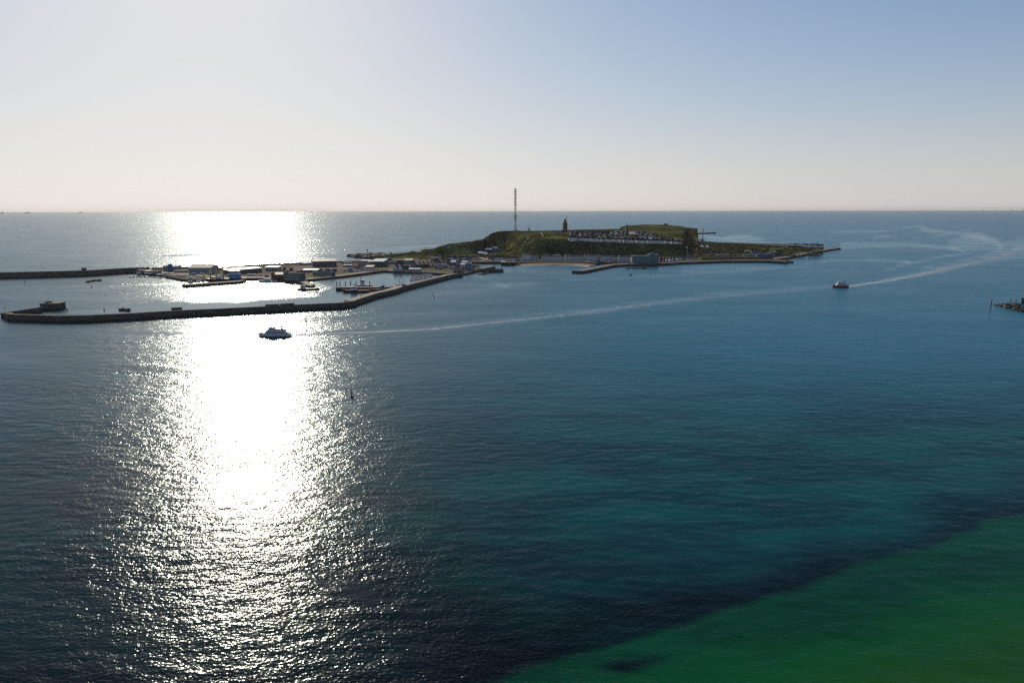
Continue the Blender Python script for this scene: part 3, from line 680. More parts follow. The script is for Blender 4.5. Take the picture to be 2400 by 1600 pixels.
def scrub():
    rnd = random.Random(11); mb = MB(); k = 0
    while k < 9000:
        u = rnd.uniform(985, 1935)
        j = rnd.random()
        if u < 1640:
            if j < 0.62: d = rnd.uniform(1432, 1530 if u > 1235 else 1840)
            else: d = rnd.uniform(1530, 1900)
        else: d = rnd.uniform(1500, 2060)
        p = PD(u, d); q = drop(p.x, p.y)
        if q.z < 3.9 or (u < 1640 and q.z > 41 and rnd.random() < 0.75): continue
        if fbm(q.x*0.012, q.y*0.012, 5.0) < -0.12 and rnd.random() < 0.85: continue
        k += 1; clump(mb, q, rnd.uniform(0.9, 2.4)*(1.25 if u > 1640 else 0.55), rnd)
    return tag(mb.obj('hillside_scrub', M_leaf), kind='stuff')
scrub()
def make_tree(seed, leaf, h=9.0, wide=1.0):
    rnd = random.Random(seed)
    root = thing('tree', None, 'tree'); tr = MB()
    tr.tube([(0, 0, -1), (rnd.uniform(-.2, .2), 0, h*.3), (rnd.uniform(-.4, .4), rnd.uniform(-.3, .3), h*.75)], [h*.035, h*.026, h*.01], 6)
    cr = MB()
    for b in range(6):
        a = b*1.05+rnd.uniform(-.4, .4); e = Vector((math.cos(a)*h*.3*wide, math.sin(a)*h*.3*wide, h*rnd.uniform(.5, .85)))
        tr.tube([(0, 0, h*rnd.uniform(.25, .5)), e*0.6+Vector((0, 0, h*.18)), e], [h*.016, h*.011, h*.005], 4)
        for k in range(7):
            clump(cr, e+Vector((rnd.gauss(0, h*.10*wide), rnd.gauss(0, h*.10*wide), rnd.gauss(0, h*.08))), h*rnd.uniform(.05, .115), rnd, 0.8)
    for k in range(8): clump(cr, Vector((rnd.gauss(0, h*.12), rnd.gauss(0, h*.12), h*rnd.uniform(.7, .95))), h*rnd.uniform(.06, .12), rnd, .8)
    tr.obj('trunk', M_bark, root); cr.obj('crown', leaf, root)
    return root
TREES = [make_tree(i, (M_leafg, M_leafb, M_leafg, M_leaf)[i], (9, 8, 7, 6.5)[i], (1.0, 1.2, 1.3, 1.4)[i]) for i in range(4)]
used = set()
def tree(kind, u, v, label, scale=1.0, group=None, z=4.0):
    p = hit(u, v, z); rz = (u*7.3) % 6.28
    if kind not in used:
        used.add(kind); o = TREES[kind]; o.location = p; o.rotation_euler = (0, 0, rz); o.scale = (scale,)*3; o['label'] = label
        if group: o['group'] = group
        return o
    return dup(TREES[kind], p, rz, label, group, scale)
M_hot = mat('pale_green_panels', (0.10, 0.17, 0.20), 0.5, 0.12, 0.3)
# ------------------------------------------------------------------ buildings
_meshes = {}
def shared(key, fn):
    if key not in _meshes:
        o = fn(); _meshes[key] = o.data; return o
    return None
def part_box(name, size, loc, m, parent):
    """a box part that shares its mesh with alike boxes"""
    key = (name, tuple(round(s, 2) for s in size), m.name)
    if key in _meshes:
        o = bpy.data.objects.new(name, _meshes[key]); COL.objects.link(o); o.parent = parent
    else:
        o = MB().box((0, 0, 0), size).obj(name, m, parent); _meshes[key] = o.data
    o.location = loc; return o
def roof_mesh(kind, w, d, h, rise, over=0.5):
    mb = MB(); x0, x1, y0, y1 = -w/2-over, w/2+over, -over, d+over; t = 0.35
    if kind == 'flat':
        mb.box((0, d/2, h), (w+0.4, d+0.4, 0.5)); mb.box((0, d/2, h+0.5), (w*0.5, d*0.4, 0.5)); return mb
    if kind == 'mono':
        mb.add([(x0, y0, h), (x1, y0, h), (x1, y1, h), (x0, y1, h), (x0, y0, h+t), (x1, y0, h+t), (x1, y1, h+rise+t), (x0, y1, h+rise+t)],
               [(3, 2, 1, 0), (4, 5, 6, 7), (0, 1, 5, 4), (1, 2, 6, 5), (2, 3, 7, 6), (3, 0, 4, 7)]); return mb
    if kind == 'monof':           # slopes down towards the camera's side less: high edge in front
        mb.add([(x0, y0, h), (x1, y0, h), (x1, y1, h), (x0, y1, h), (x0, y0, h+rise+t), (x1, y0, h+rise+t), (x1, y1, h+t), (x0, y1, h+t)],
               [(3, 2, 1, 0), (4, 5, 6, 7), (0, 1, 5, 4), (1, 2, 6, 5), (2, 3, 7, 6), (3, 0, 4, 7)]); return mb
    if kind == 'gx': R0, R1 = (x0, d/2, h+rise), (x1, d/2, h+rise)
    elif kind == 'hip': R0, R1 = (x0+min(d, w)*.4, d/2, h+rise), (x1-min(d, w)*.4, d/2, h+rise)
    else: R0, R1 = (0, y0, h+rise), (0, y1, h+rise)
    c = [(x0, y0, h), (x1, y0, h), (x1, y1, h), (x0, y1, h)]
    if kind in ('gx', 'hip'): f = [(3, 2, 1, 0), (0, 1, 5, 4), (2, 3, 4, 5), (0, 4, 3), (1, 2, 5)]
    else: f = [(3, 2, 1, 0), (0, 4, 5, 3), (1, 2, 5, 4), (0, 1, 4), (2, 3, 5)]
    return mb.add(c+[R0, R1], f)
def bld(name, label, u0, v0, u1, h, d, roof='gx', rise=2.5, wall=None, rm=None, v1=None, z=GZ, floors=0, cols=0, win=(1.3, 1.4), balcony=False,
        cat='house', group=None, chimney=False, onhill=False, door=False, gable=None, wm=None):
    v1 = v0 if v1 is None else v1
    if onhill: a, b = hit(u0, v0), hit(u1, v1); zz = min(a.z, b.z); b = Vector((b.x, b.y, zz)); a = Vector((a.x, a.y, zz))
    else: a, b = P(u0, v0, z), P(u1, v1, z)
    if onhill:      # keep the front square to its row: same depth at both ends
        y = (a.y+b.y)/2; a = PD(u0, y+(v1-v0)*0, zz); b = PD(u1, y, zz)
    w = max((b-a).length, 2.0); rz = math.atan2(b.y-a.y, b.x-a.x); c = (a+b)/2
    root = thing(name, label, cat, tuple(c), rz, group)
    base = 5.0 if onhill else 1.0
    wall = wall or M_white; rm = rm or M_slate
    MB().box((0, d/2, -base), (w, d, h+base)).obj('wall', wall, root)
    ro = roof_mesh(roof, w, d, h+0.003, rise).obj('roof', rm, root)
    if gable:       # lighter gable end facing the camera
        MB().add([(-w/2, -0.55, h), (w/2, -0.55, h), (0, -0.55, h+rise*.93), (-w/2, -0.3, h), (w/2, -0.3, h), (0, -0.3, h+rise*.93)], [(0, 1, 2), (5, 4, 3), (0, 3, 4, 1), (1, 4, 5, 2), (2, 5, 3, 0)]).obj('gable', gable, root)
    if chimney: MB().box((w*.2, d*.5, h+rise*.5), (0.9, 0.9, rise*.5+1.2)).obj('chimney', M_brick, ro)
    if floors:
        fh = h/floors; ww, wh = win; wh = min(wh, fh*.62)
        for f in range(floors):
            for k in range(cols):
                x = -w/2+w*(k+.5)/cols
                part_box('window', (min(ww, w/cols*.75), 0.10, wh), (x, -0.03, fh*f+fh*.30), wm or M_glass, root)
            if balcony and f: part_box('balcony', (round(w*.96, 1), 1.2, 0.95), (0, -0.6, fh*f-0.15), M_white, root)
    if door: part_box('door', (1.1, 0.12, 2.1), (w*.12, -0.05, 0.02), M_wood, root)
    return root

# ---- harbour yards, from left to right
HB = [
 ('shed', 'low grey shed at the left end of the yards beside the west mole', 322, 639, 338, 3.5, 8, 'mono', .8, M_grey, M_gryr),
 ('shed', 'low shed with cream roof second from the left end of the yards', 339, 640, 352, 3.2, 8, 'mono', .8, M_grey, M_tanr),
 ('workshop', 'small workshop with pale roof left of the slim blue tower', 356, 642, 372, 4, 9, 'gx', 1.5, M_grey, M_gryr),
 ('workshop', 'grey-green workshop touching the left side of the slim blue tower', 383, 634.5, 394, 7.5, 12, 'flat', 0, M_grey, M_gryr),
 ('tower_building', 'slim tall blue tower among the harbour sheds', 394.6, 636, 401, 10.5, 6, 'flat', 0, M_blue, M_slate),
 ('workshop', 'grey-green workshop right of the slim blue tower', 401.5, 634.5, 417, 7, 12, 'gx', 1.5, M_grey, M_tanr),
 ('shed', 'long low shed with rosy roof below the grey-green workshop', 408, 639, 436, 3.0, 7, 'mono', .8, M_cream, M_gryr),
 ('warehouse', 'big brown-roofed hall left of the crane ship', 443, 641, 495, 9.0, 30, 'gx', 4.5, M_grey, M_tanr),
 ('shed', 'low shed with glaring white roof behind the brown-roofed hall', 497, 633, 530, 4.0, 14, 'mono', .8, M_grey, M_whr),
 ('shed', 'flat shed with glaring white roof farthest back by the sea wall', 531, 629.5, 566, 3.5, 16, 'mono', .6, M_grey, M_whr),
 ('warehouse', 'very long shed with a bright white roof strip beside the yards', 536, 644, 614, 6.5, 16, 'mono', 1.2, M_greyd, M_whr, 637.5),
 ('warehouse', 'square grey hall with white roof right of the very long shed', 622, 635, 651, 6.0, 18, 'mono', .8, M_grey, M_whr),
 ('hut', 'small dark cube hut on the apron, left one', 663, 633, 669, 3.2, 4, 'flat', 0, M_greyd, M_slate),
 ('hut', 'small dark cube hut on the apron, right one', 678, 634.5, 685, 3.4, 5, 'flat', 0, M_greyd, M_slate),
 ('shed', 'low dark barn with violet-grey roof behind the terraced hostel', 646, 641, 672, 3.0, 10, 'gx', 2.2, M_greyd, M_slate),
 ('hangar', 'big dark blue hangar with pale roof edge above the sandy yard', 734, 626, 789, 9.5, 32, 'mono', 1.6, M_greyd, M_tanr, 624.5),
 ('shed', 'small white-roofed shed tucked against the left of the dark hangar', 714, 621, 731, 2.6, 12, 'mono', 1.6, M_greyd, M_whr, 619.5),
 ('hut', 'white hut right of the dark hangar', 800, 621, 808, 2.6, 6, 'gx', 1.0, M_white, M_slate),
 ('shed', 'flat open shed with pale roof right of the sandy yard', 803, 625.6, 822, 2.8, 16, 'flat', 0, M_greyd, M_whr),
 ('shed', 'grey shed with low pitched roof beyond the open flat shed', 806, 618.5, 824, 2.6, 12, 'gx', 1.6, M_grey, M_gryr),
 ('shed', 'long low shed with light roof strip towards the sea wall', 824, 615, 850, 2.6, 12, 'mono', .8, M_grey, M_gryr),
 ('shed', 'flat shed with dazzling roof left of the big power hall', 846, 615.6, 864, 3.4, 14, 'mono', 1.0, M_grey, M_whr),
 ('power_hall', 'large pale-roofed hall standing tallest behind the east basin', 872, 625, 900, 9.0, 34, 'mono', 2.5, M_green, M_whr),
 ('workshop', 'annex with bright roof against the left of the large pale-roofed hall', 862, 620, 872, 5.5, 16, 'mono', 1.0, M_grey, M_whr),
 ('workshop', 'long blue-grey building below the dazzling flat roof', 838, 624.5, 868, 4.6, 9, 'gx', 1.5, M_grey, M_slate),
 ('shop', 'dark shop with pale square roof in front of the long blue-grey building', 856, 631.5, 874, 4.0, 16, 'mono', 1.8, M_greyd, M_tanr),
 ('shed', 'low brown shed right of the open flat shed', 826, 629, 842, 2.6, 8, 'gx', 1.6, M_greyd, M_rtile),
 ('shed', 'low grey-white shed along the east basin quay road', 858, 636, 880, 2.6, 7, 'gx', 1.2, M_white, M_gryr, 634.5),
 ('kiosk', 'pale blue box kiosk at the quay road, upper', 816, 636.5, 826, 5.0, 5, 'flat', 0, M_blueh, M_gryr),
 ('shed', 'low red-roofed shed above the parked white vans', 834, 633.5, 850, 2.4, 7, 'gx', 1.6, M_white, M_rtile),
 ('row_house', 'long grey-roofed row behind the twin white gables', 903, 619, 932, 3.0, 10, 'gx', 2.4, M_grey, M_gryr),
 ('green_hall', 'dark green hall behind the twin white gables', 928, 618.5, 946, 6.5, 16, 'gx', 2.0, M_green, M_gryr),
 ('hall', 'hall with tan roof and light columns right of the dark green hall', 946, 618.5, 966, 6.5, 16, 'mono', 2.0, M_grey, M_tanr),
 ('house', 'brick house with rosy roof above the tan-roofed hall', 900, 610.5, 916, 3.5, 12, 'gx', 2.6, M_pink, M_gryr),
 ('house', 'dark house with low roof left of the rosy-roofed brick house', 880, 612.5, 897, 3.2, 10, 'gx', 2.0, M_greyd, M_slate),
 ('house', 'small red-walled house near the shore rocks', 952, 603.5, 968, 3.0, 10, 'gx', 2.0, M_brick, M_rtile),
 ('restaurant', 'low pavilion with white awning roof above the marina', 958, 635.5, 985, 3.2, 9, 'mono', 1.0, M_grey, M_whr),
 ('house', 'tall narrow grey house between twin gables and brick terrace', 962, 627, 973, 8.5, 9, 'gy', 3.0, M_grey, M_slate),
 ('school', 'long tan-roofed building at the foot of the left hill spur', 1010, 611, 1027, 5.0, 10, 'gx', 2.6, M_pink, M_tanr),
 ('house', 'dark slate-roofed house under the long tan-roofed building', 1016, 617, 1030, 5.5, 10, 'hip', 3.0, M_grey, M_slate),
 ('house', 'white-walled house with hipped dark roof right of the brick terrace', 1021, 623.5, 1036, 6, 11, 'hip', 3.0, M_white, M_slate),
 ('house', 'cream house with red roof below the monument', 1034, 615.5, 1045, 5.5, 10, 'gx', 2.6, M_cream, M_rtile),
 ('house', 'grey house with gable to the sea beside the cream house', 1046, 618.5, 1056, 5.5, 10, 'gy', 3.0, M_grey, M_slate),
 ('round_roof_house', 'house with a gleaming white curved roof in the harbour quarter', 1057, 621.5, 1068, 5.0, 12, 'mono', 3.0, M_greyd, M_whr),
 ('house', 'pale house just right of the gleaming white roof', 1069, 622, 1080, 5.5, 11, 'gx', 2.4, M_cream, M_slate),
 ('house', 'white flat-roofed house with glinting roof near the inner quay', 1082, 620, 1094, 4.5, 10, 'mono', 1.0, M_white, M_whr),
 ('house', 'white house with curved white roof rim near the inner quay', 1080, 627, 1097, 5.0, 11, 'mono', 1.4, M_white, M_whr),
 ('house', 'violet-grey house at the edge of the big lawn', 1026, 631, 1036, 3.4, 8, 'gx', 2.0, M_grey, M_gryr),
 ('house', 'small white house at the edge of the big lawn', 1018, 630, 1025, 3.0, 7, 'gy', 2.0, M_white, M_slate),
 ('house', 'low rosy house among the garden trees by the big lawn', 1038, 628.5, 1049, 3.6, 9, 'gx', 2.2, M_pink, M_gryr),
 ('house', 'grey-white house in the middle of the harbour quarter', 1052, 630.5, 1064, 6.0, 10, 'gx', 2.4, M_white, M_slate),
 ('house', 'dark-roofed house right of the grey-white one in the middle', 1066, 632, 1078, 5.0, 10, 'hip', 2.6, M_grey, M_slate),
 ('house', 'long low house with rosy roof above the mole root', 1070, 636.5, 1088, 3.4, 9, 'gx', 2.0, M_grey, M_rtile),
 ('glasshouse', 'dark glazed pavilion at the root of the mole', 1062, 640.3, 1084, 3.6, 9, 'hip', 1.8, M_teal, M_slate),
 ('apartment_house', 'big blue-grey apartment house at the right of the harbour quarter', 1090, 633.5, 1105, 10.5, 14, 'flat', 0, M_blueh, M_gryr),
 ('house', 'small pale house right of the blue-grey apartment house', 1106, 631, 1113, 4.0, 8, 'gx', 2.0, M_cream, M_slate),
 ('house', 'low white house by the upper stubby pier', 1110, 625.5, 1122, 3.0, 8, 'gx', 1.6, M_white, M_gryr),
]
for e in HB:
    nm, lab, u0, v0, u1, h, d, rf, rise, wall, rm = e[:11]; v1 = e[11] if len(e) > 11 else None
    cat = {'hut': 'hut', 'shed': 'shed', 'workshop': 'workshop', 'warehouse': 'warehouse', 'kiosk': 'kiosk', 'hangar': 'hangar', 'house': 'house'}.get(nm, 'building')
    nf = (2, max(2, int((u1-u0)/4))) if nm in ('house', 'apartment_house', 'school', 'row_house') else ((1, max(2, int((u1-u0)/7))) if (u1-u0) > 14 else (0, 0))
    if nm == 'apartment_house': nf = (4, 5)
    bld(nm, lab, u0, v0, u1, h, d, rf, rise, wall, rm, v1=v1, floors=nf[0], cols=nf[1], cat=cat, chimney=(nm == 'house' and rise > 2.3), door=(nm in ('house', 'hut', 'shed')), win=(1.6, 1.5))
# brick harbour office, terraced hostel, twin gables, brick terrace with three gables
bld('harbour_office', 'red brick harbour office with tan roof on the quay', 642, 654.3, 664, 6.5, 12, 'mono', 2.2, M_brick, M_tanr, floors=2, cols=5, cat='building', door=True)
bld('brick_tower', 'dark red brick stair tower at the left end of the harbour office', 636, 654.3, 641.6, 8.2, 6, 'flat', 0, M_brick, M_slate, cat='tower')
bld('hostel', 'dark terraced hostel with rows of white-framed windows beside the brick office', 672, 656.6, 703, 9.2, 14, 'flat', 0, M_greyd, M_slate, floors=3, cols=9, cat='building', wm=M_white, win=(1.1, 1.3), v1=657.5)
bld('hostel_wing', 'taller left wing of the dark terraced hostel', 664.5, 655.8, 671.6, 11.5, 13, 'gx', 1.6, M_greyd, M_slate, floors=3, cols=3, cat='building', wm=M_white, win=(1.1, 1.3))
bld('terrace', 'dark blue terrace with white roof line above the small lawn', 710, 638, 745, 3.6, 9, 'mono', 1.0, M_navy, M_whr, floors=1, cols=9, cat='building', wm=M_white)
bld('terrace', 'dark blue terrace with white window row right of the small lawn', 733, 645.6, 779, 5.2, 9, 'flat', 0, M_navy, M_slate, floors=2, cols=12, cat='building', wm=M_white, v1=646.5)
cols_ = [M_redp, M_blueh, M_white, M_rtile, M_yel, M_blueh, M_redp, M_white, M_green]; cn = ['red', 'blue', 'white', 'brown-red', 'yellow', 'pale blue', 'bright red', 'cream-white', 'green']
for i in range(9):
    bld('booth', '%s lobster booth, %s from the left in the colourful row' % (cn[i], ORD[i]), 738+i*5.6, 636.4+(i % 2)*.3, 742.6+i*5.6, 2.6, 6, 'gy', 2.0, cols_[i], M_slate if i % 3 else M_whr, cat='booth', group='colourful booths behind the dark blue terrace', door=True)
for i, (u0, u1) in enumerate(((921, 931.5), (932.5, 944))):
    bld('gabled_house', '%s of the two tall white gables facing the east basin' % ('left' if not i else 'right'), u0, 634.4, u1, 4.0, 16, 'gy', 6.0, M_white, M_slate, gable=M_white, floors=1, cols=3, cat='house', group='twin white gables')
bld('gabled_house', 'dark roofed annex right of the twin white gables', 944.5, 634, 956, 3.2, 14, 'gx', 4.5, M_grey, M_slate, floors=1, cols=3)
for i in range(3):
    bld('brick_terrace', 'brick house with white gable tip, %s from the left of three above the marina' % ORD[i], 975+i*10.2, 627.5-i*.5, 984.8+i*10.2, 5.4, 12, 'gy', 4.2, M_brick, M_slate, gable=M_white, floors=2, cols=3, cat='house', group='brick terrace with white gable tips', chimney=True)
# monument, hill hut
t = thing('monument', 'slim pale obelisk at the foot of the hill', 'monument', tuple(hit(1031.5, 606)))
MB().prism([(-.9, -.9), (.9, -.9), (.9, .9), (-.9, .9)], -1, 8.0, taper=.55).obj('shaft', M_white, t); MB().box((0, 0, -1), (3, 3, 1.6)).obj('plinth', M_deck, t)
bld('hut', 'small blue-grey hut high on the left spur of the hill', 1046, 581, 1052, 2.6, 5, 'gx', 1.2, M_blueh, M_slate, onhill=True, cat='hut')
bld('hut', 'tiny dark hut on the shore bank behind the yards', 911, 595.6, 914.5, 2.8, 4, 'flat', 0, M_greyd, M_slate, onhill=True, cat='hut')
# coloured cottages at the foot of the hill: two rows
walls = [M_pink, M_white, M_blueh, M_cream, M_grey, M_white, M_blueh, M_pink, M_white, M_cream]
wn_ = ['rose', 'white', 'blue', 'cream', 'grey', 'white', 'blue', 'rose', 'white', 'cream']
for i in range(10):
    bld('cottage', '%s cottage, %s from the left in the row left of the sandy path' % (wn_[i], ORD[i]), 1047+i*7.4, 610.5-.05*i, 1053.6+i*7.4, 6.0, 9, 'gy' if i % 2 else 'gx', 2.8, walls[i], M_slate if i % 3 else M_rtile, floors=2, cols=2, group='cottages left of the sandy path', chimney=i % 2 == 0)
for i in range(9):
    j = (i*3+2) % 10
    bld('cottage', '%s cottage, %s from the left in the row right of the sandy path' % (wn_[j], ORD[i]), 1152+i*7.3, 610.6, 1158.6+i*7.3, 5.6, 9, 'gx' if i % 2 else 'gy', 2.8, walls[j], M_slate, z=4.0, floors=2, cols=2, group='cottages right of the sandy path', chimney=i % 2 == 1)
# white roofs in the bowl of the hill
for i, (u0, u1, v) in enumerate(((1119.5, 1127, 597.5), (1128, 1133.5, 598.5), (1135, 1140.5, 599.5))):
    bld('chalet', 'chalet with dazzling white roof, %s from the left of three in the hollow' % ORD[i], u0, v, u1, 3.6, 9, 'mono', 3.4, M_greyd, M_whr, onhill=True, group='three white-roofed chalets', floors=1, cols=2)
bld('clinic_wing', 'long low clinic wing with white roof, left and lower of the two', 1136, 588.5, 1151, 4.0, 8, 'mono', 2.4, M_greyd, M_whr, onhill=True, cat='building', floors=1, cols=5)
bld('clinic_wing', 'long low clinic wing with white roof, right and higher of the two', 1152.5, 585, 1165, 4.0, 8, 'mono', 2.4, M_blueh, M_whr, onhill=True, cat='building', floors=1, cols=5)
bld('clinic', 'dark blue clinic block at the foot of the hill bowl', 1152, 590, 1173, 5.0, 12, 'flat', 0, M_blue, M_slate, onhill=True, cat='building', floors=2, cols=6)
bld('hut', 'white garden hut at the top of the sandy path', 1139.5, 606.5, 1143, 2.4, 4, 'gx', .8, M_white, M_whr, onhill=True, cat='hut')
# beachfront blocks
BF = [(1223, 1245, 611.0, 11.0, 'leftmost white beachfront block with blue-shaded balconies'), (1247, 1257.5, 611.0, 8.8, 'small white block right beside the leftmost beachfront block'),
      (1269, 1320.5, 611.2, 8.0, 'longest white beachfront terrace, left of centre'), (1323.5, 1369, 611.4, 8.4, 'white beachfront terrace in the middle behind the beach'),
      (1372.5, 1402.5, 612.2, 10.2, 'tall white beachfront block right of the middle terrace'), (1407, 1431, 613.0, 9.4, 'white beachfront block after the rose gable'),
      (1432.5, 1447, 613.6, 9.0, 'narrow white beachfront block, second from the glass hotel'), (1448.5, 1478.5, 614.4, 9.8, 'white beachfront block next to the glass hotel')]
for u0, u1, v, h, lab in BF:
    bld('beachfront_block', lab, u0, v, u1, h, 12, 'hip', 2.2, M_white, M_slate, z=4.0, floors=3, cols=max(4, int((u1-u0)/4.2)), win=(2.0, 1.6), balcony=True, cat='apartment block', group='white beachfront blocks')
for i, (u0, u1, v) in enumerate(((1259, 1263.5, 611), (1402.9, 1406.6, 612.6), (1369.4, 1372.1, 612))):
    bld('gable_house', ('narrow cream gabled house left of the longest beachfront terrace', 'narrow rose gabled house between two white beachfront blocks', 'narrow tan gabled house right of the middle beachfront terrace')[i], u0, v, u1, 11, 10, 'gy', 2.5, (M_cream, M_pink, M_cream)[i], M_slate, z=4.0, floors=3, cols=2)
for i in range(8):
    bld('back_house', 'dark-roofed house, %s from the left in the row behind the beachfront blocks' % ORD[i], 1272+i*25.5, 607.0+i*.35, 1288+i*25.5, 9.0, 9, 'gx', 3.2, (M_grey, M_white, M_cream)[i % 3], M_slate, z=4.0, floors=2, cols=4, group='houses behind the beachfront', chimney=True)
# hotel
ht = bld('hotel', 'wide glass-fronted hotel with green-tinted balconies', 1482, 617.2, 1518, 13.0, 18, 'flat', 0, M_hot, M_gryr, z=4.0, floors=5, cols=11, win=(2.2, 2.2), balcony=False, cat='hotel', wm=M_teal)
tw = bld('hotel_tower', 'tall blue glass tower at the right end of the hotel', 1520, 617.2, 1543, 16.0, 18, 'flat', 0, M_hot, M_gryr, z=4.0, floors=6, cols=5, win=(3.0, 2.4), cat='hotel', wm=M_teal)
for t_, w_ in ((ht, 29), (tw, 18.5)):
    for k in range(5 if w_ > 20 else 4): part_box('fin', (0.5, 1.0, 12.6 if w_ > 20 else 15.6), (-w_/2+w_*k/(4 if w_ > 20 else 3), -0.6, 0), M_grey, t_)
MB().box((-2, 8, 16.9), (6, 6, 1.8)).obj('roof_house', M_hot, tw); MB().tube([(-2, 8, 18.5), (-2, 8, 22)], .15).obj('aerial', M_steel, tw)
bld('hotel_annex', 'low white annex at the left side of the glass hotel', 1479.5, 616.2, 1483, 10, 8, 'flat', 0, M_white, M_gryr, z=4.0, cat='building', floors=3, cols=2)
for i, (u0, u1, v, h, w_, lab) in enumerate(((1546, 1553, 614, 7, M_brick, 'brown brick house just right of the glass tower'), (1554.5, 1560, 613.6, 5.5, M_pink, 'rose house second right of the glass tower'),
      (1561.5, 1567.5, 613.2, 5.5, M_white, 'white house third right of the glass tower'), (1569, 1576, 612.8, 6, M_white, 'white house with blue gable, fourth right of the glass tower'), (1577.5, 1584, 612.4, 6, M_blueh, 'pale blue house, last of the group right of the glass tower'))):
    bld('house', lab, u0, v, u1, h, 10, 'gy', 3.0, w_, M_slate, z=4.0, floors=2, cols=2, chimney=True)
NE = [('house', 'white gabled house left of the flag pole', 1590, 609.5, 1601, 5, 10, 'gx', 2.5, M_white, M_slate), ('house', 'violet-grey house right behind the flag pole', 1602, 609, 1610, 4.5, 9, 'gx', 2.2, M_grey, M_slate),
      ('shed', 'row of low beach sheds right of the flag pole', 1614, 609.5, 1632, 2.5, 5, 'gx', 1.0, M_white, M_gryr), ('house', 'dark roofed house among the trees right of the flag pole', 1617, 604, 1630, 5, 10, 'hip', 2.6, M_grey, M_slate),
      ('pavilion', 'pavilion with glinting white roof among trees below the lattice mast', 1649, 581.5, 1665, 4, 12, 'mono', 2.0, M_white, M_whr), ('house', 'long house with pale roof line near the rear wall', 1686, 600.5, 1716, 3.6, 9, 'gx', 1.6, M_grey, M_gryr),
      ('greenhouse', 'glazed greenhouse between the yellow bushes and the blue hall', 1749, 600.6, 1779, 3.6, 10, 'gx', 1.4, M_blueh, M_gryr), ('blue_hall', 'deep blue hall on the quay of the northern land', 1781, 602.3, 1810, 5.2, 12, 'flat', 0, M_blue, M_blue),
      ('blue_hall', 'second blue hall right of the first on the northern quay', 1811, 602.6, 1824, 6.0, 12, 'mono', 1.2, M_blue, M_slate), ('house', 'house with bright white gable and dark roof above the blue halls', 1813.5, 597.5, 1827, 6.0, 20, 'gy', 4.2, M_brick, M_slate),
      ('house', 'dark-roofed wing right of the bright white gable', 1827.5, 597, 1842, 6.5, 14, 'gx', 3.5, M_green, M_slate), ('hut', 'low hut with light roof in the scrub of the northern land', 1752, 590, 1765, 2.6, 7, 'gx', 1.0, M_cream, M_tanr),
      ('bunker', 'long flat bunker at the far edge of the northern land', 1850.5, 580.5, 1886, 5.0, 14, 'flat', 0, M_conc, M_conc), ('house', 'grey house half hidden in the scrub of the northern land', 1768, 592, 1781, 3.4, 9, 'gx', 2.0, M_grey, M_slate),
      ('shed', 'low grey barrack left of the pale-roofed long house', 1664, 598, 1682, 3, 8, 'gx', 1.6, M_grey, M_slate)]
for e in NE:
    nm, lab, u0, v0, u1, h, d, rf, rise, wall, rm = e
    g = M_white if 'white gable and' in lab else None
    bld(nm, lab, u0, v0, u1, h, d, rf, rise, wall, rm, onhill=True, floors=1 if h < 5 else 2, cols=max(2, int((u1-u0)/4)), cat={'house': 'house', 'shed': 'shed', 'hut': 'hut'}.get(nm, 'building'), gable=g, chimney=nm == 'house')

# ---- upper town
OB = [(1333.5, 1353, 564.4), (1355, 1359.5, 564.8), (1360.5, 1367, 565.4), (1368.5, 1377, 565.6), (1378.5, 1388, 566), (1389.5, 1398, 566.6), (1399.5, 1409, 567), (1411, 1420, 567.4), (1424, 1439, 567.8), (1441, 1450, 568.2),
      (1454, 1461, 568.6), (1464, 1471, 569), (1474, 1482, 569.4), (1484, 1493, 569.8), (1495, 1507, 570.2), (1508.5, 1520, 570.6), (1521.5, 1533, 570.8), (1535, 1547, 571), (1549, 1561, 571.4), (1563, 1575, 571.8), (1577, 1588, 572.4), (1590, 1600, 573)]
for i, (u0, u1, v) in enumerate(OB):
    bld('cliff_house', '%s white house, %s from the left along the cliff edge' % ('long' if u1-u0 > 10.5 else 'narrow', ORD[i]), u0, v, u1, 6.2, 9, 'gy' if i in (2, 6, 9) else 'gx', 3.0, M_white, M_slate, onhill=True, floors=2, cols=max(2, int((u1-u0)/3.2)), group='white houses along the cliff edge', chimney=i % 3 == 0)
rnd = random.Random(5)
rows_ = [(1342, 1598, 562.3, 10.4, 'second', 22), (1336, 1560, 557.6, 10.8, 'third', 19), (1338, 1540, 553.6, 11.2, 'fourth', 17), (1336, 1520, 549.8, 11.0, 'fifth', 15)]
rmats = [M_slate, M_slate, M_rtile, M_slate, M_gryr]; wmats = [M_grey, M_white, M_greyd, M_cream, M_white]; wnm = ['grey', 'white', 'dark', 'cream', 'white']; rnm = ['slate', 'slate', 'red', 'slate', 'grey']
for (ua, ub, vv, stp, nmr, cnt) in rows_:
    for i in range(cnt):
        u0 = ua+(ub-ua)*i/cnt+rnd.uniform(-.8, .8); u1 = u0+stp*rnd.uniform(.72, .9); v = vv+(u0-ua)/(ub-ua)*(5.5 if nmr == 'second' else 4.0 if nmr == 'third' else 1.5)
        if nmr in ('fourth', 'fifth') and 1460 < u0 < 1494: continue
        k = rnd.randrange(5); q = rnd.randrange(5)
        bld('town_house', '%s house with %s roof, %s from the left in the upper town\'s %s row' % (wnm[k], rnm[q], ORD[i], nmr), u0, v, u1, rnd.uniform(4.6, 6.0), 9, rnd.choice(['gx', 'gx', 'gy', 'hip']), rnd.uniform(2.6, 3.6), wmats[k], rmats[q], onhill=True,
            floors=2, cols=3, win=(1.2, 1.2), group='houses of the upper town, %s row' % nmr, chimney=rnd.random() < .4)
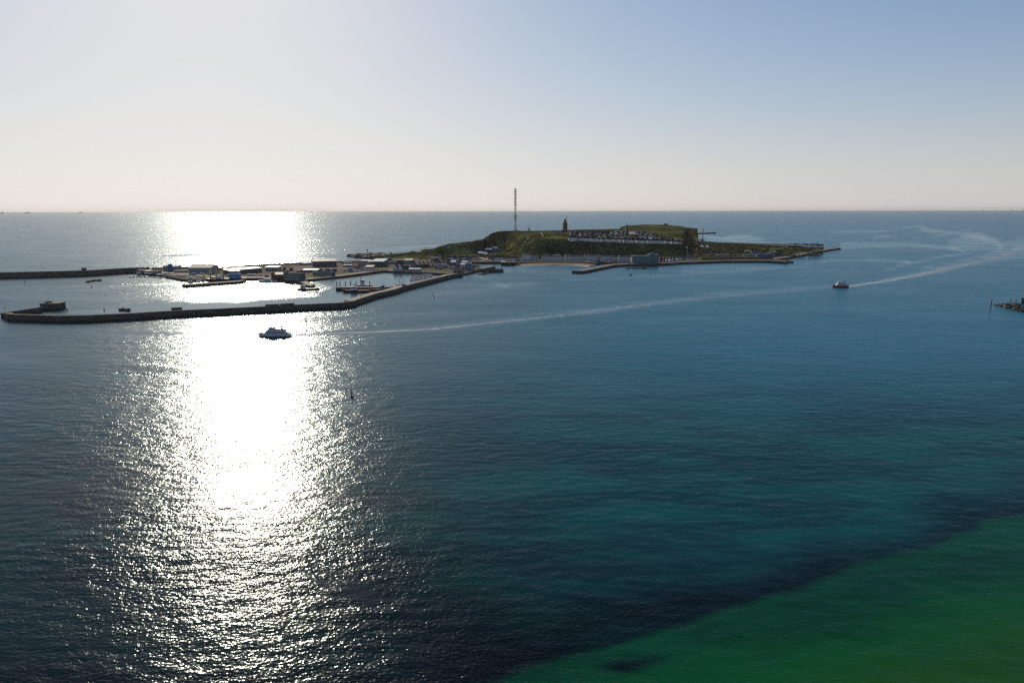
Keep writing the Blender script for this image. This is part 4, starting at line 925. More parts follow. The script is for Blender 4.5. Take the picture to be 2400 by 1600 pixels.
bld('hall', 'big tan-roofed church hall right of the spire in the upper town', 1475, 553.5, 1492, 4.5, 26, 'mono', 4.5, M_greyd, M_tanr, onhill=True, cat='hall')
for i in range(5):
    bld('town_house', 'low house with sunlit cream roof, %s from the left below the tan church hall' % ORD[i], 1482+i*7.0, 560+i*.5, 1487.6+i*7.0, 3.2, 8, 'mono', 3.0, M_greyd, M_tanr, onhill=True, group='cream-roofed houses')
bld('house', 'white-gabled house glinting at the right of the cliff-edge row', 1524, 566.5, 1531, 5, 8, 'mono', 3.4, M_white, M_whr, onhill=True)
bld('house', 'house with bright cream roof above the left end of the cliff-edge row', 1353, 556.8, 1366, 4.2, 7, 'mono', 2.6, M_greyd, M_whr, onhill=True)
for i, (u0, u1, v, lab) in enumerate(((1430, 1453, 548.6, 'long pale flat building, front one, left of the church spire'), (1444, 1461, 545.4, 'long pale flat building, rear one, left of the church spire'), (1471, 1492, 546.6, 'long light school block right behind the church spire'), (1494, 1519, 547.4, 'long light school block, farther right of the church spire'))):
    bld('school_block', lab, u0, v, u1, 3.6 if i < 2 else 5.0, 10, 'mono', 1.6, M_white, M_gryr if i < 2 else M_slate, onhill=True, cat='building', floors=1, cols=6)
for i, (u0, u1) in enumerate(((1290, 1304), (1306, 1318), (1332, 1346))):
    bld('bunker_house', 'low blue-grey building, %s from the left beside the lighthouse' % ORD[i], u0, 545.8, u1, 3.2, 8, 'flat', 0, M_grey, M_slate, onhill=True, cat='building', floors=1, cols=4)
# ------------------------------------------------------------------ masts and towers on the high ground
def lattice(root, h, w0, w1, n, r=0.12, band=None, name='leg'):
    c = [(-1, -1), (1, -1), (1, 1), (-1, 1)]
    wz = lambda t: (w0+(w1-w0)*t)/2
    for sx, sy in c: MB().tube([(sx*wz(0), sy*wz(0), -1), (sx*wz(1), sy*wz(1), h)], r*1.5, 5).obj(name, M_redw, root)
    br = MB()
    for i in range(n):
        t0, t1 = i/n, (i+1)/n; a, b = wz(t0), wz(t1)
        for k in range(4):
            p, q = c[k], c[(k+1) % 4]
            br.tube([(p[0]*a, p[1]*a, h*t0), (q[0]*b, q[1]*b, h*t1)], r, 4, False); br.tube([(p[0]*a, p[1]*a, h*t0), (q[0]*a, q[1]*a, h*t0)], r, 4, False)
            br.tube([(q[0]*a, q[1]*a, h*t0), (p[0]*b, p[1]*b, h*t1)], r, 4, False)
    br.obj('bracing', M_redw, root)
def banded(name, c1, c2, period):
    m = bpy.data.materials.new(name); m.use_nodes = True; n, l = m.node_tree.nodes, m.node_tree.links; b = n['Principled BSDF']; b.inputs['Roughness'].default_value = .6
    tc = n.new('ShaderNodeTexCoord'); s = n.new('ShaderNodeSeparateXYZ'); l.new(tc.outputs['Object'], s.inputs[0])
    d = n.new('ShaderNodeMath'); d.operation = 'MODULO'; d.inputs[1].default_value = period; l.new(s.outputs['Z'], d.inputs[0])
    g = n.new('ShaderNodeMath'); g.operation = 'GREATER_THAN'; g.inputs[1].default_value = period/2; l.new(d.outputs[0], g.inputs[0])
    x = n.new('ShaderNodeMix'); x.data_type = 'RGBA'; x.inputs[6].default_value = (*c1, 1); x.inputs[7].default_value = (*c2, 1); l.new(g.outputs[0], x.inputs['Factor'])
    l.new(x.outputs[2], b.inputs['Base Color']); return m
M_redw = banded('red_white_mast_paint', (0.36, 0.05, 0.035), (0.45, 0.42, 0.40), 26.0)
p = hit(1208, 542.5)
t = thing('radio_mast', 'very tall red and white lattice radio mast on the cliff top', 'mast', tuple(p))
lattice(t, 106.0, 5.4, 4.0, 30, 0.20)
MB().tube([(0, 0, -1), (0, 0, 105)], 0.6, 8).obj('core', M_redw, t)
for k, z in enumerate((33, 36, 40, 66, 73, 82, 91, 97, 103)):
    w = (9.0, 8.0, 9.0, 7.0, 7.0, 7.4, 9.0, 7.6, 7.0)[k]; MB().box((0, 0, z), (w, w, .9)).obj('platform', M_steel, t)
for k, z in enumerate((62, 69, 77, 86, 89, 94, 99)):
    a = k*1.9; MB().tube([(3.4*math.cos(a), 3.4*math.sin(a), z), (3.4*math.cos(a), 3.4*math.sin(a), z+4.5)], .3, 6).obj('antenna', M_white, t)
MB().tube([(0, 0, 105), (0, 0, 110)], .14).obj('lightning_rod', M_steel, t)
MB().box((5, 3, -2), (9, 6, 5)).obj('base_hut', M_grey, t)
p = hit(1647, 563.5)
t = thing('lattice_mast', 'slim lattice mast beside the right cliff', 'mast', tuple(p)); lattice(t, 39.0, 2.4, 1.6, 18, 0.14)
for z in (34, 37): MB().box((0, 0, z), (3.6, 3.6, .3)).obj('platform', M_steel, t)
MB().tube([(0, 0, 38.5), (0, 0, 42)], .14).obj('lightning_rod', M_steel, t)
p = hit(1324, 543.0)
t = thing('lighthouse', 'square brick lighthouse with lantern on the plateau', 'lighthouse', tuple(p), R(10))
MB().prism([(-5, -5), (5, -5), (5, 5), (-5, 5)], -3, 20, taper=.94).obj('tower', M_brick, t)
MB().box((0, 0, 20), (10.8, 10.8, 1.4)).obj('gallery', M_deck, t)
MB().tube([(0, 0, 21.4), (0, 0, 26), (0, 0, 26.01)], [3.2, 3.0, 3.4], 10).obj('lantern_base', M_brick, t)
MB().tube([(0, 0, 26), (0, 0, 29)], 2.3, 10).obj('lantern', M_glass, t); MB().tube([(0, 0, 29), (0, 0, 30.6), (0, 0, 31.4)], [2.7, 1.3, .1], 10).obj('lantern_roof', M_slate, t)
for f in range(5):
    for x in (-2, 2): part_box('window', (1.1, .2, 1.5), (x, -4.95+f*.05, 1+f*3.8), M_glass, t)
MB().tube([(4.4, 2, 18), (4.4, 2, 40)], .55, 6).obj('antenna', M_steel, t)
for s in (-1, 1): MB().box((s*7.5, 3, -3), (6, 8, 7)).obj('side_wing', M_greyd, t)
p = hit(1241, 543.4)
t = thing('weather_station', 'small white weather station with thin mast on the cliff top', 'building', tuple(p))
MB().box((0, 4, -3), (9, 8, 6.2)).obj('wall', M_grey, t); MB().box((-1.5, 4, 3.2), (7, 6, 4.6)).obj('upper_storey', M_white, t); MB().box((-1.5, 4, 7.8), (7.6, 6.6, .4)).obj('roof', M_slate, t)
MB().tube([(-.5, 4, 8), (-.5, 4, 22)], .3, 5).obj('mast', M_steel, t); MB().box((-.5, 4, 11), (3.4, .3, .3)).obj('crossarm', M_steel, t)
p = hit(1468.5, 556)
t = thing('church', 'slender green church spire rising above the upper town', 'church', tuple(p))
MB().box((0, 0, -4), (6, 6, 17)).obj('tower', M_brick, t)
MB().prism([(-3.2, -3.2), (3.2, -3.2), (3.2, 3.2), (-3.2, 3.2)], 13, 32, taper=.12).obj('spire', M_green, t); MB().tube([(0, 0, 31.5), (0, 0, 35)], .18, 5).obj('cross', M_steel, t)
MB().box((2, 12, -4), (11, 20, 10)).obj('nave', M_brick, t); roof_mesh('gy', 11, 20, 6.0, 5.0).obj('roof', M_slate, t); t.children[-1].location = (2, 2, 0.01)
p = hit(1561, 528.2)
t = thing('lookout_house', 'dark lookout hut on the crest of the far plateau', 'hut', tuple(p))
MB().box((0, 4, -3), (12, 8, 8.5)).obj('wall', M_greyd, t); MB().box((0, 4, 5.5), (13, 9, .6)).obj('roof', M_slate, t); MB().tube([(3, 4, 6), (3, 4, 10)], .2, 5).obj('aerial', M_steel, t)
p = hit(1609.5, 605)
t = thing('flag_pole', 'tall thin white flag pole on the northern promenade', 'pole', tuple(p)); MB().tube([(0, 0, -1), (0, 0, 24)], [.3, .16], 6).obj('pole', M_white, t); MB().add([(0, 0, 20), (-2.6, -.4, 21), (-2.6, -.4, 23.4), (0, 0, 23.4), (0, .06, 20), (-2.6, -.34, 21), (-2.6, -.34, 23.4), (0, .06, 23.4)], [(0, 1, 2, 3), (7, 6, 5, 4), (0, 4, 5, 1), (2, 6, 7, 3)]).obj('flag', M_white, t)
p = P(862.5, 611, GZ)
t = thing('radio_pole', 'tall dark pole with antennas beside the large pale-roofed hall', 'mast', tuple(p)); lattice(t, 19, 1.0, .8, 10, .09)
MB().tube([(0, 0, 0), (0, 0, 20)], .35, 6).obj('pole', M_steel, t); MB().box((-.6, 0, 19), (2.0, .5, 3.2)).obj('antenna', M_steel, t)
for i, (u, v, h) in enumerate(((840, 614, 6), (848.5, 613.5, 6), (875, 611, 7), (855, 613, 5))):
    t = thing('lamp_post', 'dark lamp post by the sea wall, %s from the left' % ORD[[0, 1, 3, 2][i]], 'lamp post', tuple(P(u, v, GZ)), 0, 'lamp posts by the sea wall')
    MB().tube([(0, 0, 0), (0, 0, h)], .22, 6).obj('pole', M_steel, t); MB().box((0, -.5, h), (.5, 1.6, .25)).obj('lamp_head', M_steel, t)

# ------------------------------------------------------------------ trees one can tell apart
TP = [(0, 1640, 588), (0, 1634, 582), (2, 1648, 592), (0, 1652, 584), (1, 1660, 590), (3, 1670, 594), (0, 1625, 592), (2, 1612, 594), (1, 1600, 591), (0, 1590, 588), (3, 1582, 590), (1, 1573, 592), (0, 1565, 588), (2, 1604, 597),
      (1, 1594, 597), (3, 1645, 599), (2, 1632, 599), (1, 1640, 603), (3, 1655, 600), (0, 1680, 586), (1, 1690, 590), (2, 1700, 585), (0, 1708, 580), (3, 1715, 588), (1, 1722, 582), (0, 1735, 586), (2, 1742, 591), (1, 1730, 594),
      (0, 1760, 583), (3, 1772, 588), (1, 1785, 584), (2, 1790, 592), (0, 1800, 590), (1, 1845, 590), (3, 1855, 594), (2, 1865, 588), (1, 1700, 576), (0, 1686, 578), (2, 1670, 575), (3, 1655, 572), (0, 1645, 570), (1, 1750, 578), (2, 1780, 579), (3, 1820, 583)]
for i, (k, u, v) in enumerate(sorted(TP, key=lambda e: e[1])):
    kd = ('round green tree', 'bare brown tree', 'spreading green tree', 'low bushy tree')[k]
    tree(k, u, v, '%s, %s from the left in the park of the northern land' % (kd, ORD[i] if i < 28 else ORD[i-28].replace('first', 'thirty-first') if False else ('twenty-ninth', 'thirtieth', 'thirty-first', 'thirty-second', 'thirty-third', 'thirty-fourth', 'thirty-fifth', 'thirty-sixth', 'thirty-seventh', 'thirty-eighth', 'thirty-ninth', 'fortieth', 'forty-first', 'forty-second', 'forty-third', 'forty-fourth')[i-28]), scale=1.0+0.25*((i*37) % 10)/10, group='trees in the park of the northern land')
for i, (k, u, v) in enumerate([(2, 1010, 629.5), (0, 1015, 630.5), (2, 1014, 625), (0, 1012, 619.5), (3, 1030, 626), (2, 1044, 632), (3, 1058, 625), (2, 1086, 632), (0, 1000, 612), (2, 1042, 609), (3, 985, 611)]):
    tree(k, u, v, 'garden tree, %s of those scattered through the harbour quarter counting from the left' % ORD[sorted([1010, 1015, 1014, 1012, 1030, 1044, 1058, 1086, 1000, 1042, 985]).index(u)], 0.75, 'garden trees of the harbour quarter', z=GZ)
tree(2, 1437.5, 596.5, 'yellow-green tree on the dark slope above the beachfront blocks', 1.0)
for i, (k, u, v) in enumerate([(1, 1497, 597), (3, 1505, 597), (1, 1512, 597), (2, 1520, 592), (1, 1485, 592), (0, 1555, 593), (1, 1548, 597)]):
    tree(k, u, v, '%s, %s from the left on the slope behind the hotel' % (('round green tree', 'bare brown tree', 'spreading green tree', 'low bushy tree')[k], ORD[sorted([1497, 1505, 1512, 1520, 1485, 1555, 1548]).index(u)]), 1.2, 'trees behind the hotel')
for i, (u, v) in enumerate([(1230, 594), (1237, 596), (1250, 601), (1262, 602), (1216, 598), (1208, 600)]):
    tree((1, 3, 0, 2, 3, 0)[i], u, v, '%s, %s from the left at the hill foot behind the leftmost beachfront block' % (('bare brown tree', 'low bushy tree', 'round green tree', 'spreading green tree', 'low bushy tree', 'round green tree')[i], ORD[sorted([1230, 1237, 1250, 1262, 1216, 1208]).index(u)]), 0.9, 'trees at the hill foot')
# ------------------------------------------------------------------ ships and boats
def hull_mesh(L, B, D, bow=0.28, sheer=0.25, z0=-0.6, flare=0.85, blunt=0.12):
    """a hull with the bow at -x: sections from bow to stern"""
    xs = [-.5, -.5+bow*.35, -.5+bow*.7, -.5+bow, -.1, .2, .42, .5]; wd = [blunt, .52, .80, .95, 1, 1, .94, .86]
    vs = []
    for x, w in zip(xs, wd):
        top = D*(1+sheer*max(0, (-x-.05)*2)**2+sheer*.25*max(0, (x-.2)*2)**2); rake = -.03*L if x < -.4 else 0
        vs += [(x*L+(0.05*L if x < -.45 else 0), -B/2*w*flare*.8, z0), (x*L+rake, -B/2*w, top), (x*L+rake, B/2*w, top), (x*L+(0.05*L if x < -.45 else 0), B/2*w*flare*.8, z0)]
    n = len(xs); fs = []
    for i in range(n-1):
        a, b = 4*i, 4*i+4
        fs += [(a, b, b+1, a+1), (a+1, b+1, b+2, a+2), (a+2, b+2, b+3, a+3), (a+3, b+3, b, a)]
    fs += [(0, 1, 2, 3), (4*n-1, 4*n-2, 4*n-3, 4*n-4)]
    return MB().add(vs, fs)
def house(mb, x0, x1, b, z0, z1, rake=0.4):
    return mb.add([(x0, -b/2, z0), (x1, -b/2, z0), (x1, b/2, z0), (x0, b/2, z0), (x0+rake, -b/2*.93, z1), (x1-rake*.4, -b/2*.93, z1), (x1-rake*.4, b/2*.93, z1), (x0+rake, b/2*.93, z1)],
                  [(3, 2, 1, 0), (4, 5, 6, 7), (0, 1, 5, 4), (1, 2, 6, 5), (2, 3, 7, 6), (3, 0, 4, 7)])
def windows(parent, x0, x1, y, z, n, w=0.8, h=0.7, m=None):
    for k in range(n):
        for s in (-1, 1): part_box('window', (w, .1, h), (x0+(x1-x0)*(k+.5)/n, s*y, z), m or M_glass, parent)
def rails(parent, x0, x1, y, z, n=8):
    mb = MB()
    for s in (-1, 1):
        mb.tube([(x0, s*y, z+1), (x1, s*y, z+1)], .05, 4)
        for k in range(n+1): mb.tube([(x0+(x1-x0)*k/n, s*y, z), (x0+(x1-x0)*k/n, s*y, z+1)], .05, 4, False)
    mb.obj('railing', M_white, parent)
# the white passenger ship in the glitter, bow to the left
def ferry(u, v, L, rz, label, hullm, upper, stripe=None):
    t = thing('ferry', label, 'ferry', tuple(P(u, v, 0)), rz)
    h = hull_mesh(L, L*.27, 2.5, .32).obj('hull', hullm, t)
    if stripe: hull_mesh(L*.996, L*.274, .55, .32, z0=-.5).obj('waterline_stripe', stripe, h)
    MB().box((.02*L, 0, 2.35), (L*.86, L*.24, .25)).obj('deck', M_deck, t)
    s1 = house(MB(), -.30*L, .36*L, L*.225, 2.6, 5.0, 1.2).obj('saloon', upper, t); windows(s1, -.22*L, .33*L, L*.113, 3.3, 9, L*.045, 1.0)
    MB().box((.05*L, 0, 5.0), (L*.60, L*.23, .22)).obj('upper_deck', M_white, t)
    b = house(MB(), -.20*L, .02*L, L*.17, 5.2, 7.4, .8).obj('bridge', upper, t); windows(b, -.16*L, .0, L*.083, 6.1, 4, L*.035, .8)
    MB().box((-.09*L, 0, 7.4), (L*.24, L*.18, .2)).obj('bridge_roof', M_white, t)
    for s in (-1, 1): house(MB(), .20*L, .26*L, L*.05, 5.2, 8.2, .3).obj('funnel', M_redp if s < 0 else M_redp, t); t.children[-1].location.y = s*L*.07
    MB().tube([(-.08*L, 0, 7.6), (-.07*L, 0, 11.0)], .18, 6).obj('mast', M_white, t); MB().box((-.078*L, 0, 9.4), (.3, 2.4, .25)).obj('radar', M_steel, t)
    MB().tube([(.40*L, 0, 2.6), (.42*L, 0, 6.0)], .12, 5).obj('stern_mast', M_white, t)
    rails(t, .0, .34*L, L*.105, 5.2, 10); rails(t, .37*L, .47*L, L*.1, 2.6, 4); rails(t, -.42*L, -.33*L, L*.06, 2.9, 3)
    for k in range(6): part_box('bench', (.5, L*.12, .5), (.04*L+k*.03*L, 0, 5.25), M_wood, t)
    for k in range(3): part_box('life_raft', (1.2, .7, .7), (.29*L, (-1+k)*L*.06, 5.2), M_orange, t)
    MB().box((-.40*L, 0, 2.9), (1.4, 1.0, .7)).obj('windlass', M_yel, t)
    return t
ferry(644, 788.5, 25.5, R(3), 'white passenger ferry with its bow to the left in the dazzling sun track', M_white, M_white, M_navy)
f2 = ferry(1969.5, 673.5, 19.5, R(-6), 'orange-hulled ferry with white deckhouse trailing a long wake at the right', M_orange, M_white, M_black)
def workboat(name, label, u, v, L, rz, hullm, cabin, cx=.2, mastm=None, gallows=True, ch=3.0, cat='boat'):
    t = thing(name, label, cat, tuple(P(u, v, 0)), rz)
    hull_mesh(L, L*.25, L*.085, .3, .5).obj('hull', hullm, t)
    z = L*.075; MB().box((.05*L, 0, z), (L*.78, L*.20, .2)).obj('deck', M_wood, t)
    c = house(MB(), (cx-.12)*L, (cx+.10)*L, L*.17, z+.2, z+ch, .5).obj('wheelhouse', cabin, t); windows(c, (cx-.09)*L, (cx+.08)*L, L*.084, z+ch*.55, 3, L*.04, ch*.28)
    MB().box((cx*L-.01*L, 0, z+ch), (L*.25, L*.19, .2)).obj('wheelhouse_roof', cabin, t)
    MB().tube([(cx*L, 0, z+ch), (cx*L, 0, z+ch+3.6)], .13, 5).obj('mast', mastm or M_white, t)
    MB().box((cx*L+L*.07, 0, z+ch), (.9, .9, 1.3)).obj('funnel', M_black, t)
    if gallows:
        g = MB().tube([(-.34*L, -L*.07, z), (-.34*L, -L*.07, z+4.6), (-.34*L, L*.07, z+4.6), (-.34*L, L*.07, z)], .16, 5); g.tube([(-.34*L, 0, z+4.6), (-.1*L, 0, z+6.2)], .13, 5); g.obj('derrick', mastm or M_yel, t)
    rails(t, -.28*L, .0, L*.1, z+.1, 5)
    for k in range(3): part_box('tyre_fender', (.9, .3, .9), (-.2*L+k*.2*L, -L*.128, z-1.0), M_black, t)
    return t
workboat('fishing_boat', 'dark green trawler with white wheelhouse leaving the pier end', 724, 680, 27, R(184), M_dgreen, M_white, .28, M_yel, True, 4.2, 'fishing boat')
workboat('fishing_boat', 'red-brown workboat with white wheelhouse on the near side of the jetty', 835, 685.0, 33, R(2), M_brick, M_white, -.08, M_white, False, 4.8, 'fishing boat')
workboat('pilot_boat', 'small dark red boat with pale blue wheelhouse in the corner of the jetty', 889, 681.5, 24, R(4), M_brick, M_blueh, .18, M_steel, False, 5.0)
t = workboat('rescue_cruiser', 'rescue cruiser with orange upperworks and tall red mast behind the jetty', 850, 670.6, 25, R(2), M_white, M_white, .0, M_redp, False, 5.0, 'rescue boat')
MB().box((0, 0, 7.0), (6.5, 3.8, 1.2)).obj('orange_superstructure', M_orange, t); MB().tube([(-2.5, 0, 6), (-2.2, 0, 16)], [.45, .2], 6).obj('radar_mast', M_redp, t)
# crane ship at the pier: the biggest vessel of the harbour
L = 52.0
t = thing('supply_ship', 'large offshore supply ship with yellow cranes and red-topped deckhouse at the crane pier', 'ship', tuple(P(531, 659.5, 0)), R(13))
hull_mesh(L, 11, 4.2, .22, .3).obj('hull', M_navy, t); MB().box((0, 0, 4.1), (L*.9, 9.6, .3)).obj('deck', M_green, t)
c = house(MB(), 4, 20, 9, 4.4, 10.5, 1.0).obj('deckhouse', M_blueh, t); windows(c, 5, 19, 4.3, 7.5, 7, 1.3, 1.0)
c = house(MB(), 6, 18, 8, 10.5, 14.0, 1.0).obj('bridge', M_white, t); windows(c, 7.5, 16.5, 3.9, 12, 6, 1.2, 1.2)
MB().box((12, 0, 14), (14, 8.6, 1.0)).obj('bridge_roof', M_redp, t)
for x, h in ((-4, 17), (-13, 11), (-21, 12)):
    k = MB().tube([(x, 0, 4), (x, 0, 4+h)], [1.1, .8], 8).obj('crane', M_yel, t); MB().tube([(x, 0, 3+h), (x+8, -1, 5+h*1.15)], [.5, .25], 6).obj('jib', M_yel, k); MB().box((x, 0, 2+h*.75), (2.6, 2.6, 2.4)).obj('cab', M_yel, k)
MB().tube([(13, 0, 15), (13, 0, 26)], [.4, .15], 6).obj('mast', M_white, t); MB().box((13, 0, 21), (.4, 4, .4)).obj('radar', M_steel, t)
MB().box((-9, -2.5, 4.4), (7, 3, 4)).obj('container', M_white, t); MB().box((-17, 2, 4.4), (6, 2.6, 2.6)).obj('container', M_yel, t); MB().box((22, 0, 4.4), (3, 3, 2)).obj('rescue_boat', M_orange, t)
rails(t, -24, -2, 4.9, 4.4, 10)
# pier clutter
for i, (u, v, m, nm, lab) in enumerate(((446, 663.8, M_greyd, 'winch', 'dark winch housing on the tip of the crane pier'), (466, 661.8, M_white, 'container', 'white container on the crane pier, left of the yellow pier crane'), (473, 661.2, M_brick, 'container', 'rust-red container on the crane pier beside the white one'), (571, 655.3, M_orange, 'container', 'orange container at the landward end of the crane pier'))):
    o = MB().box((0, 0, 0), (5.6, 2.5, 2.6)).obj(nm, m); MB().box((0, 0, 2.6), (5.7, 2.6, .15)).obj('lid', m, o); o.location = P(u, v, 3.53); o.rotation_euler = (0, 0, R(12)); tag(o, lab, 'container' if nm == 'container' else 'winch')
t = thing('pier_crane', 'yellow lattice crane standing on the crane pier left of the ship', 'crane', tuple(P(479, 661, 3.5)))
MB().box((0, 0, 0), (3.4, 3.4, 1.2)).obj('base', M_yel, t); MB().tube([(0, 0, 1), (0, 0, 12)], [.8, .6], 6).obj('tower', M_yel, t); MB().tube([(0, 0, 11), (-4, 2, 15)], [.5, .2], 5).obj('jib', M_yel, t); MB().box((.6, 0, 9), (2, 2, 2)).obj('cab', M_yel, t)
# white ship with red crane at the quay
L = 27.0
t = thing('survey_ship', 'long low white ship with red derrick moored at the quay below the brick office', 'ship', tuple(P(628, 661.3, 0)), R(-2))
hull_mesh(L, 6, 2.6, .25, .35).obj('hull', M_white, t); MB().box((0, 0, 2.4), (L*.86, 5, .2)).obj('deck', M_deck, t); c = house(MB(), -6, 4, 4.6, 2.6, 5.2, .8).obj('deckhouse', M_white, t); windows(c, -5, 3.4, 2.25, 3.6, 6)
MB().tube([(-2, 0, 5), (-2, 0, 13)], [.3, .12], 6).obj('mast', M_white, t); MB().tube([(7, 0, 2.5), (7, 0, 6.5), (11, 0, 8)], .3, 6).obj('derrick', M_redp, t); MB().box((9.5, 0, 2.5), (2.6, 3, 1.6)).obj('hatch', M_redp, t)
for (nm, lab, u, v, L_, rz, hm, cm) in (('motor_yacht', 'white and blue cruiser moored below the slim blue tower', 395, 651.3, 16, 2, M_white, M_blueh), ('motor_yacht', 'small white cutter just right of the blue and white cruiser', 408, 652.8, 8, -8, M_white, M_cream),
        ('tour_boat', 'white tour boat with long deckhouse moored left of the crane pier', 446, 658.2, 24, 3, M_navy, M_white), ('tour_boat', 'small white boat at the stern of the long tour boat', 426, 656.8, 8, -6, M_white, M_white)):
    t = thing(nm, lab, 'boat', tuple(P(u, v, 0)), R(rz)); hull_mesh(L_, L_*.26, L_*.085, .35, .5).obj('hull', hm, t); z = L_*.08
    c = house(MB(), -.2*L_, .3*L_, L_*.18, z, z+L_*.1, .5).obj('deckhouse', cm, t); windows(c, -.14*L_, .28*L_, L_*.088, z+L_*.04, 5, L_*.05, L_*.035)
    house(MB(), -.08*L_, .14*L_, L_*.15, z+L_*.1, z+L_*.18, .4).obj('bridge', cm, t); MB().tube([(0, 0, z+L_*.17), (0, 0, z+L_*.32)], .1, 5).obj('mast', M_white, t); rails(t, -.42*L_, -.22*L_, L_*.09, z, 4)
# sailing boats of the marina, all alike at this distance
sb = thing('sailing_boat', 'small sailing boat with bare mast moored in the marina', 'sailing boat', (0, 0, 0), 0, 'sailing boats in the marina')
hull_mesh(9.5, 2.9, .9, .45, .3, blunt=.05).obj('hull', M_white, sb); house(MB(), -1.6, 1.4, 1.7, .85, 1.5, .5).obj('cabin', M_white, sb); MB().tube([(-.8, 0, .9), (-.8, 0, 13.0)], [.20, .14], 5).obj('mast', M_mast, sb)
MB().tube([(-.8, 0, 2.0), (3.0, 0, 2.0)], .1, 5).obj('boom', M_mast, sb); MB().box((.9, 0, 2.02), (3.4, .3, .3)).obj('furled_sail', M_navy, sb)
k = 0
for r_ in range(3):
    for i in range(9):
        u, v = 964+i*5.6+r_*1.5, 657.5-r_*4.0-i*.75
        if u > 1008+r_*4: continue
        p = P(u, v, 0); rz = R(75+((k*37) % 11)-5+(180 if k % 2 else 0))
        if k == 0: sb.location = p; sb.rotation_euler = (0, 0, rz)
        lab = 'small sailing boat with bare mast, %s from the left in the marina\'s %s row' % (ORD[i], ('near', 'middle', 'far')[r_])
        if k == 0: sb['label'] = lab
        else: dup(sb, p, rz, lab, scale=0.85+((k*53) % 10)/30)
        k += 1
for i, (u, v) in enumerate(((938, 668.5), (945, 667.5))):
    dup(sb, P(u, v, 0), R(20+i*10), '%s of the two lone yachts with tall masts lying along the mole walkway' % ('left' if not i else 'right'), 'lone yachts along the mole', 1.1)
for r_ in range(3):
    a, b = P(962+r_*2, 655.8-r_*4, 0), P(1012+r_*4, 649.6-r_*4, 0); d = b-a
    t = thing('pontoon', 'floating pontoon, %s from the mole in the marina' % ORD[r_], 'pontoon', tuple((a+b)/2), math.atan2(d.y, d.x), 'marina pontoons'); MB().box((0, 0, -.4), (d.length, 2.2, 1.0)).obj('deck', M_wood, t)
    for q in range(5): part_box('pile', (.4, .4, 4.0), (-d.length/2+d.length*(q+.5)/5, 1.3, -1), M_wood, t)
dg = None
for i, (u, v, rz) in enumerate(((304, 650.5, 8), (312, 649.6, 4), (320, 648.8, 10), (329, 648.2, 6), (338, 648.6, 12), (352, 650.2, 2), (362, 651.0, 6), (374, 651.8, 10))):
    lab = 'small dark open boat, %s from the left along the shore below the west sheds' % ORD[i]
    if dg is None:
        dg = thing('dinghy', lab, 'boat', tuple(P(u, v, 0)), R(rz), 'small boats below the west sheds'); hull_mesh(6.5, 2.3, .9, .4, .3).obj('hull', M_navy, dg); house(MB(), -.6, 1.2, 1.5, .8, 1.9, .3).obj('cabin', M_white, dg); MB().box((2.9, 0, .3), (.5, .5, .9)).obj('outboard_motor', M_black, dg)
    else: dup(dg, P(u, v, 0), R(rz), lab, scale=.8+.1*(i % 4))
# mooring piles of the jetty, posts on the mole walkway, booth on the mole
for i, u in enumerate((790, 797, 810, 822.5, 835, 867)):
    t = thing('mooring_pile', 'dark mooring pile, %s from the left along the jetty' % ORD[i], 'pile', tuple(P(u, 675.0, 0)), 0, 'mooring piles of the jetty'); MB().tube([(0, 0, -2), (0, 0, 8.6)], .6, 8).obj('pile', M_wood, t); MB().tube([(0, 0, 8.6), (0, 0, 9.2)], [.62, .1], 8).obj('cap', M_steel, t)
t0 = None
for i in range(26):
    u = 952+i*3.1; p = P(u, 671.0-(u-948)*.250, 5.13)
    if t0 is None: t0 = thing('bollard', 'short dark bollard, first from the left in the row on the mole walkway', 'bollard', tuple(p), 0, 'bollards on the mole walkway'); MB().tube([(0, 0, 0), (0, 0, 1.3)], .38, 7).obj('post', M_black, t0); MB().tube([(0, 0, 1.3), (0, 0, 1.6)], .55, 7).obj('cap', M_black, t0)
    else: dup(t0, p, None, 'short dark bollard, %s from the left in the row on the mole walkway' % ORD[i])
t = thing('kiosk', 'bright blue booth on the mole walkway where the jetty joins', 'booth', tuple(P(946.5, 670.8, 5.13)), R(15)); MB().box((0, 1, 0), (4.6, 3, 2.6)).obj('wall', M_blue, t); MB().box((0, 1, 2.6), (5.2, 3.6, .3)).obj('roof', M_blue, t)
t = thing('beacon', 'small red light beacon on the inner edge of the mole walkway', 'beacon', tuple(P(846, 697.5, 5.13))); MB().tube([(0, 0, 0), (0, 0, 3.2)], .3, 7).obj('pole', M_redp, t); MB().tube([(0, 0, 3.2), (0, 0, 4.2)], .6, 8).obj('lamp_housing', M_redp, t)
# vans and cars by the quay
vb = None
for i, (u, v, m, lab) in enumerate(((829, 637, M_white, 'white van parked by the east basin, left one'), (835.5, 636.4, M_white, 'white van parked by the east basin, middle one'), (842, 635.8, M_white, 'white van parked by the east basin, right one'), (716, 652.3, M_white, 'white van on the quay right of the dark hostel'), (709, 652.8, M_greyd, 'dark van on the quay right of the dark hostel'),
        (1420, 616.2, M_greyd, 'dark car on the pier square, leftmost of three'), (1428, 615.6, M_blueh, 'pale blue car on the pier square, middle of three'), (1436, 615.2, M_greyd, 'dark car on the pier square, rightmost of three'))):
    t = thing('van', lab, 'van' if i < 5 else 'car', tuple(P(u, v, (GZ if i < 5 else 4.45))), R(10), None); MB().box((0, 0, .4), (5.0, 2.0, 1.0)).obj('body', m, t); house(MB(), -1.6, 2.4, 1.9, 1.4, 2.3, .5).obj('cab', m, t)
    for sx in (-1.6, 1.6):
        for sy in (-1, 1): MB().tube([(sx, sy*.95-.1, .36), (sx, sy*.95+.1, .36)], .36, 8).obj('wheel', M_black, t)
    windows(t, -1.2, 2.0, .93, 1.55, 3, .9, .5)
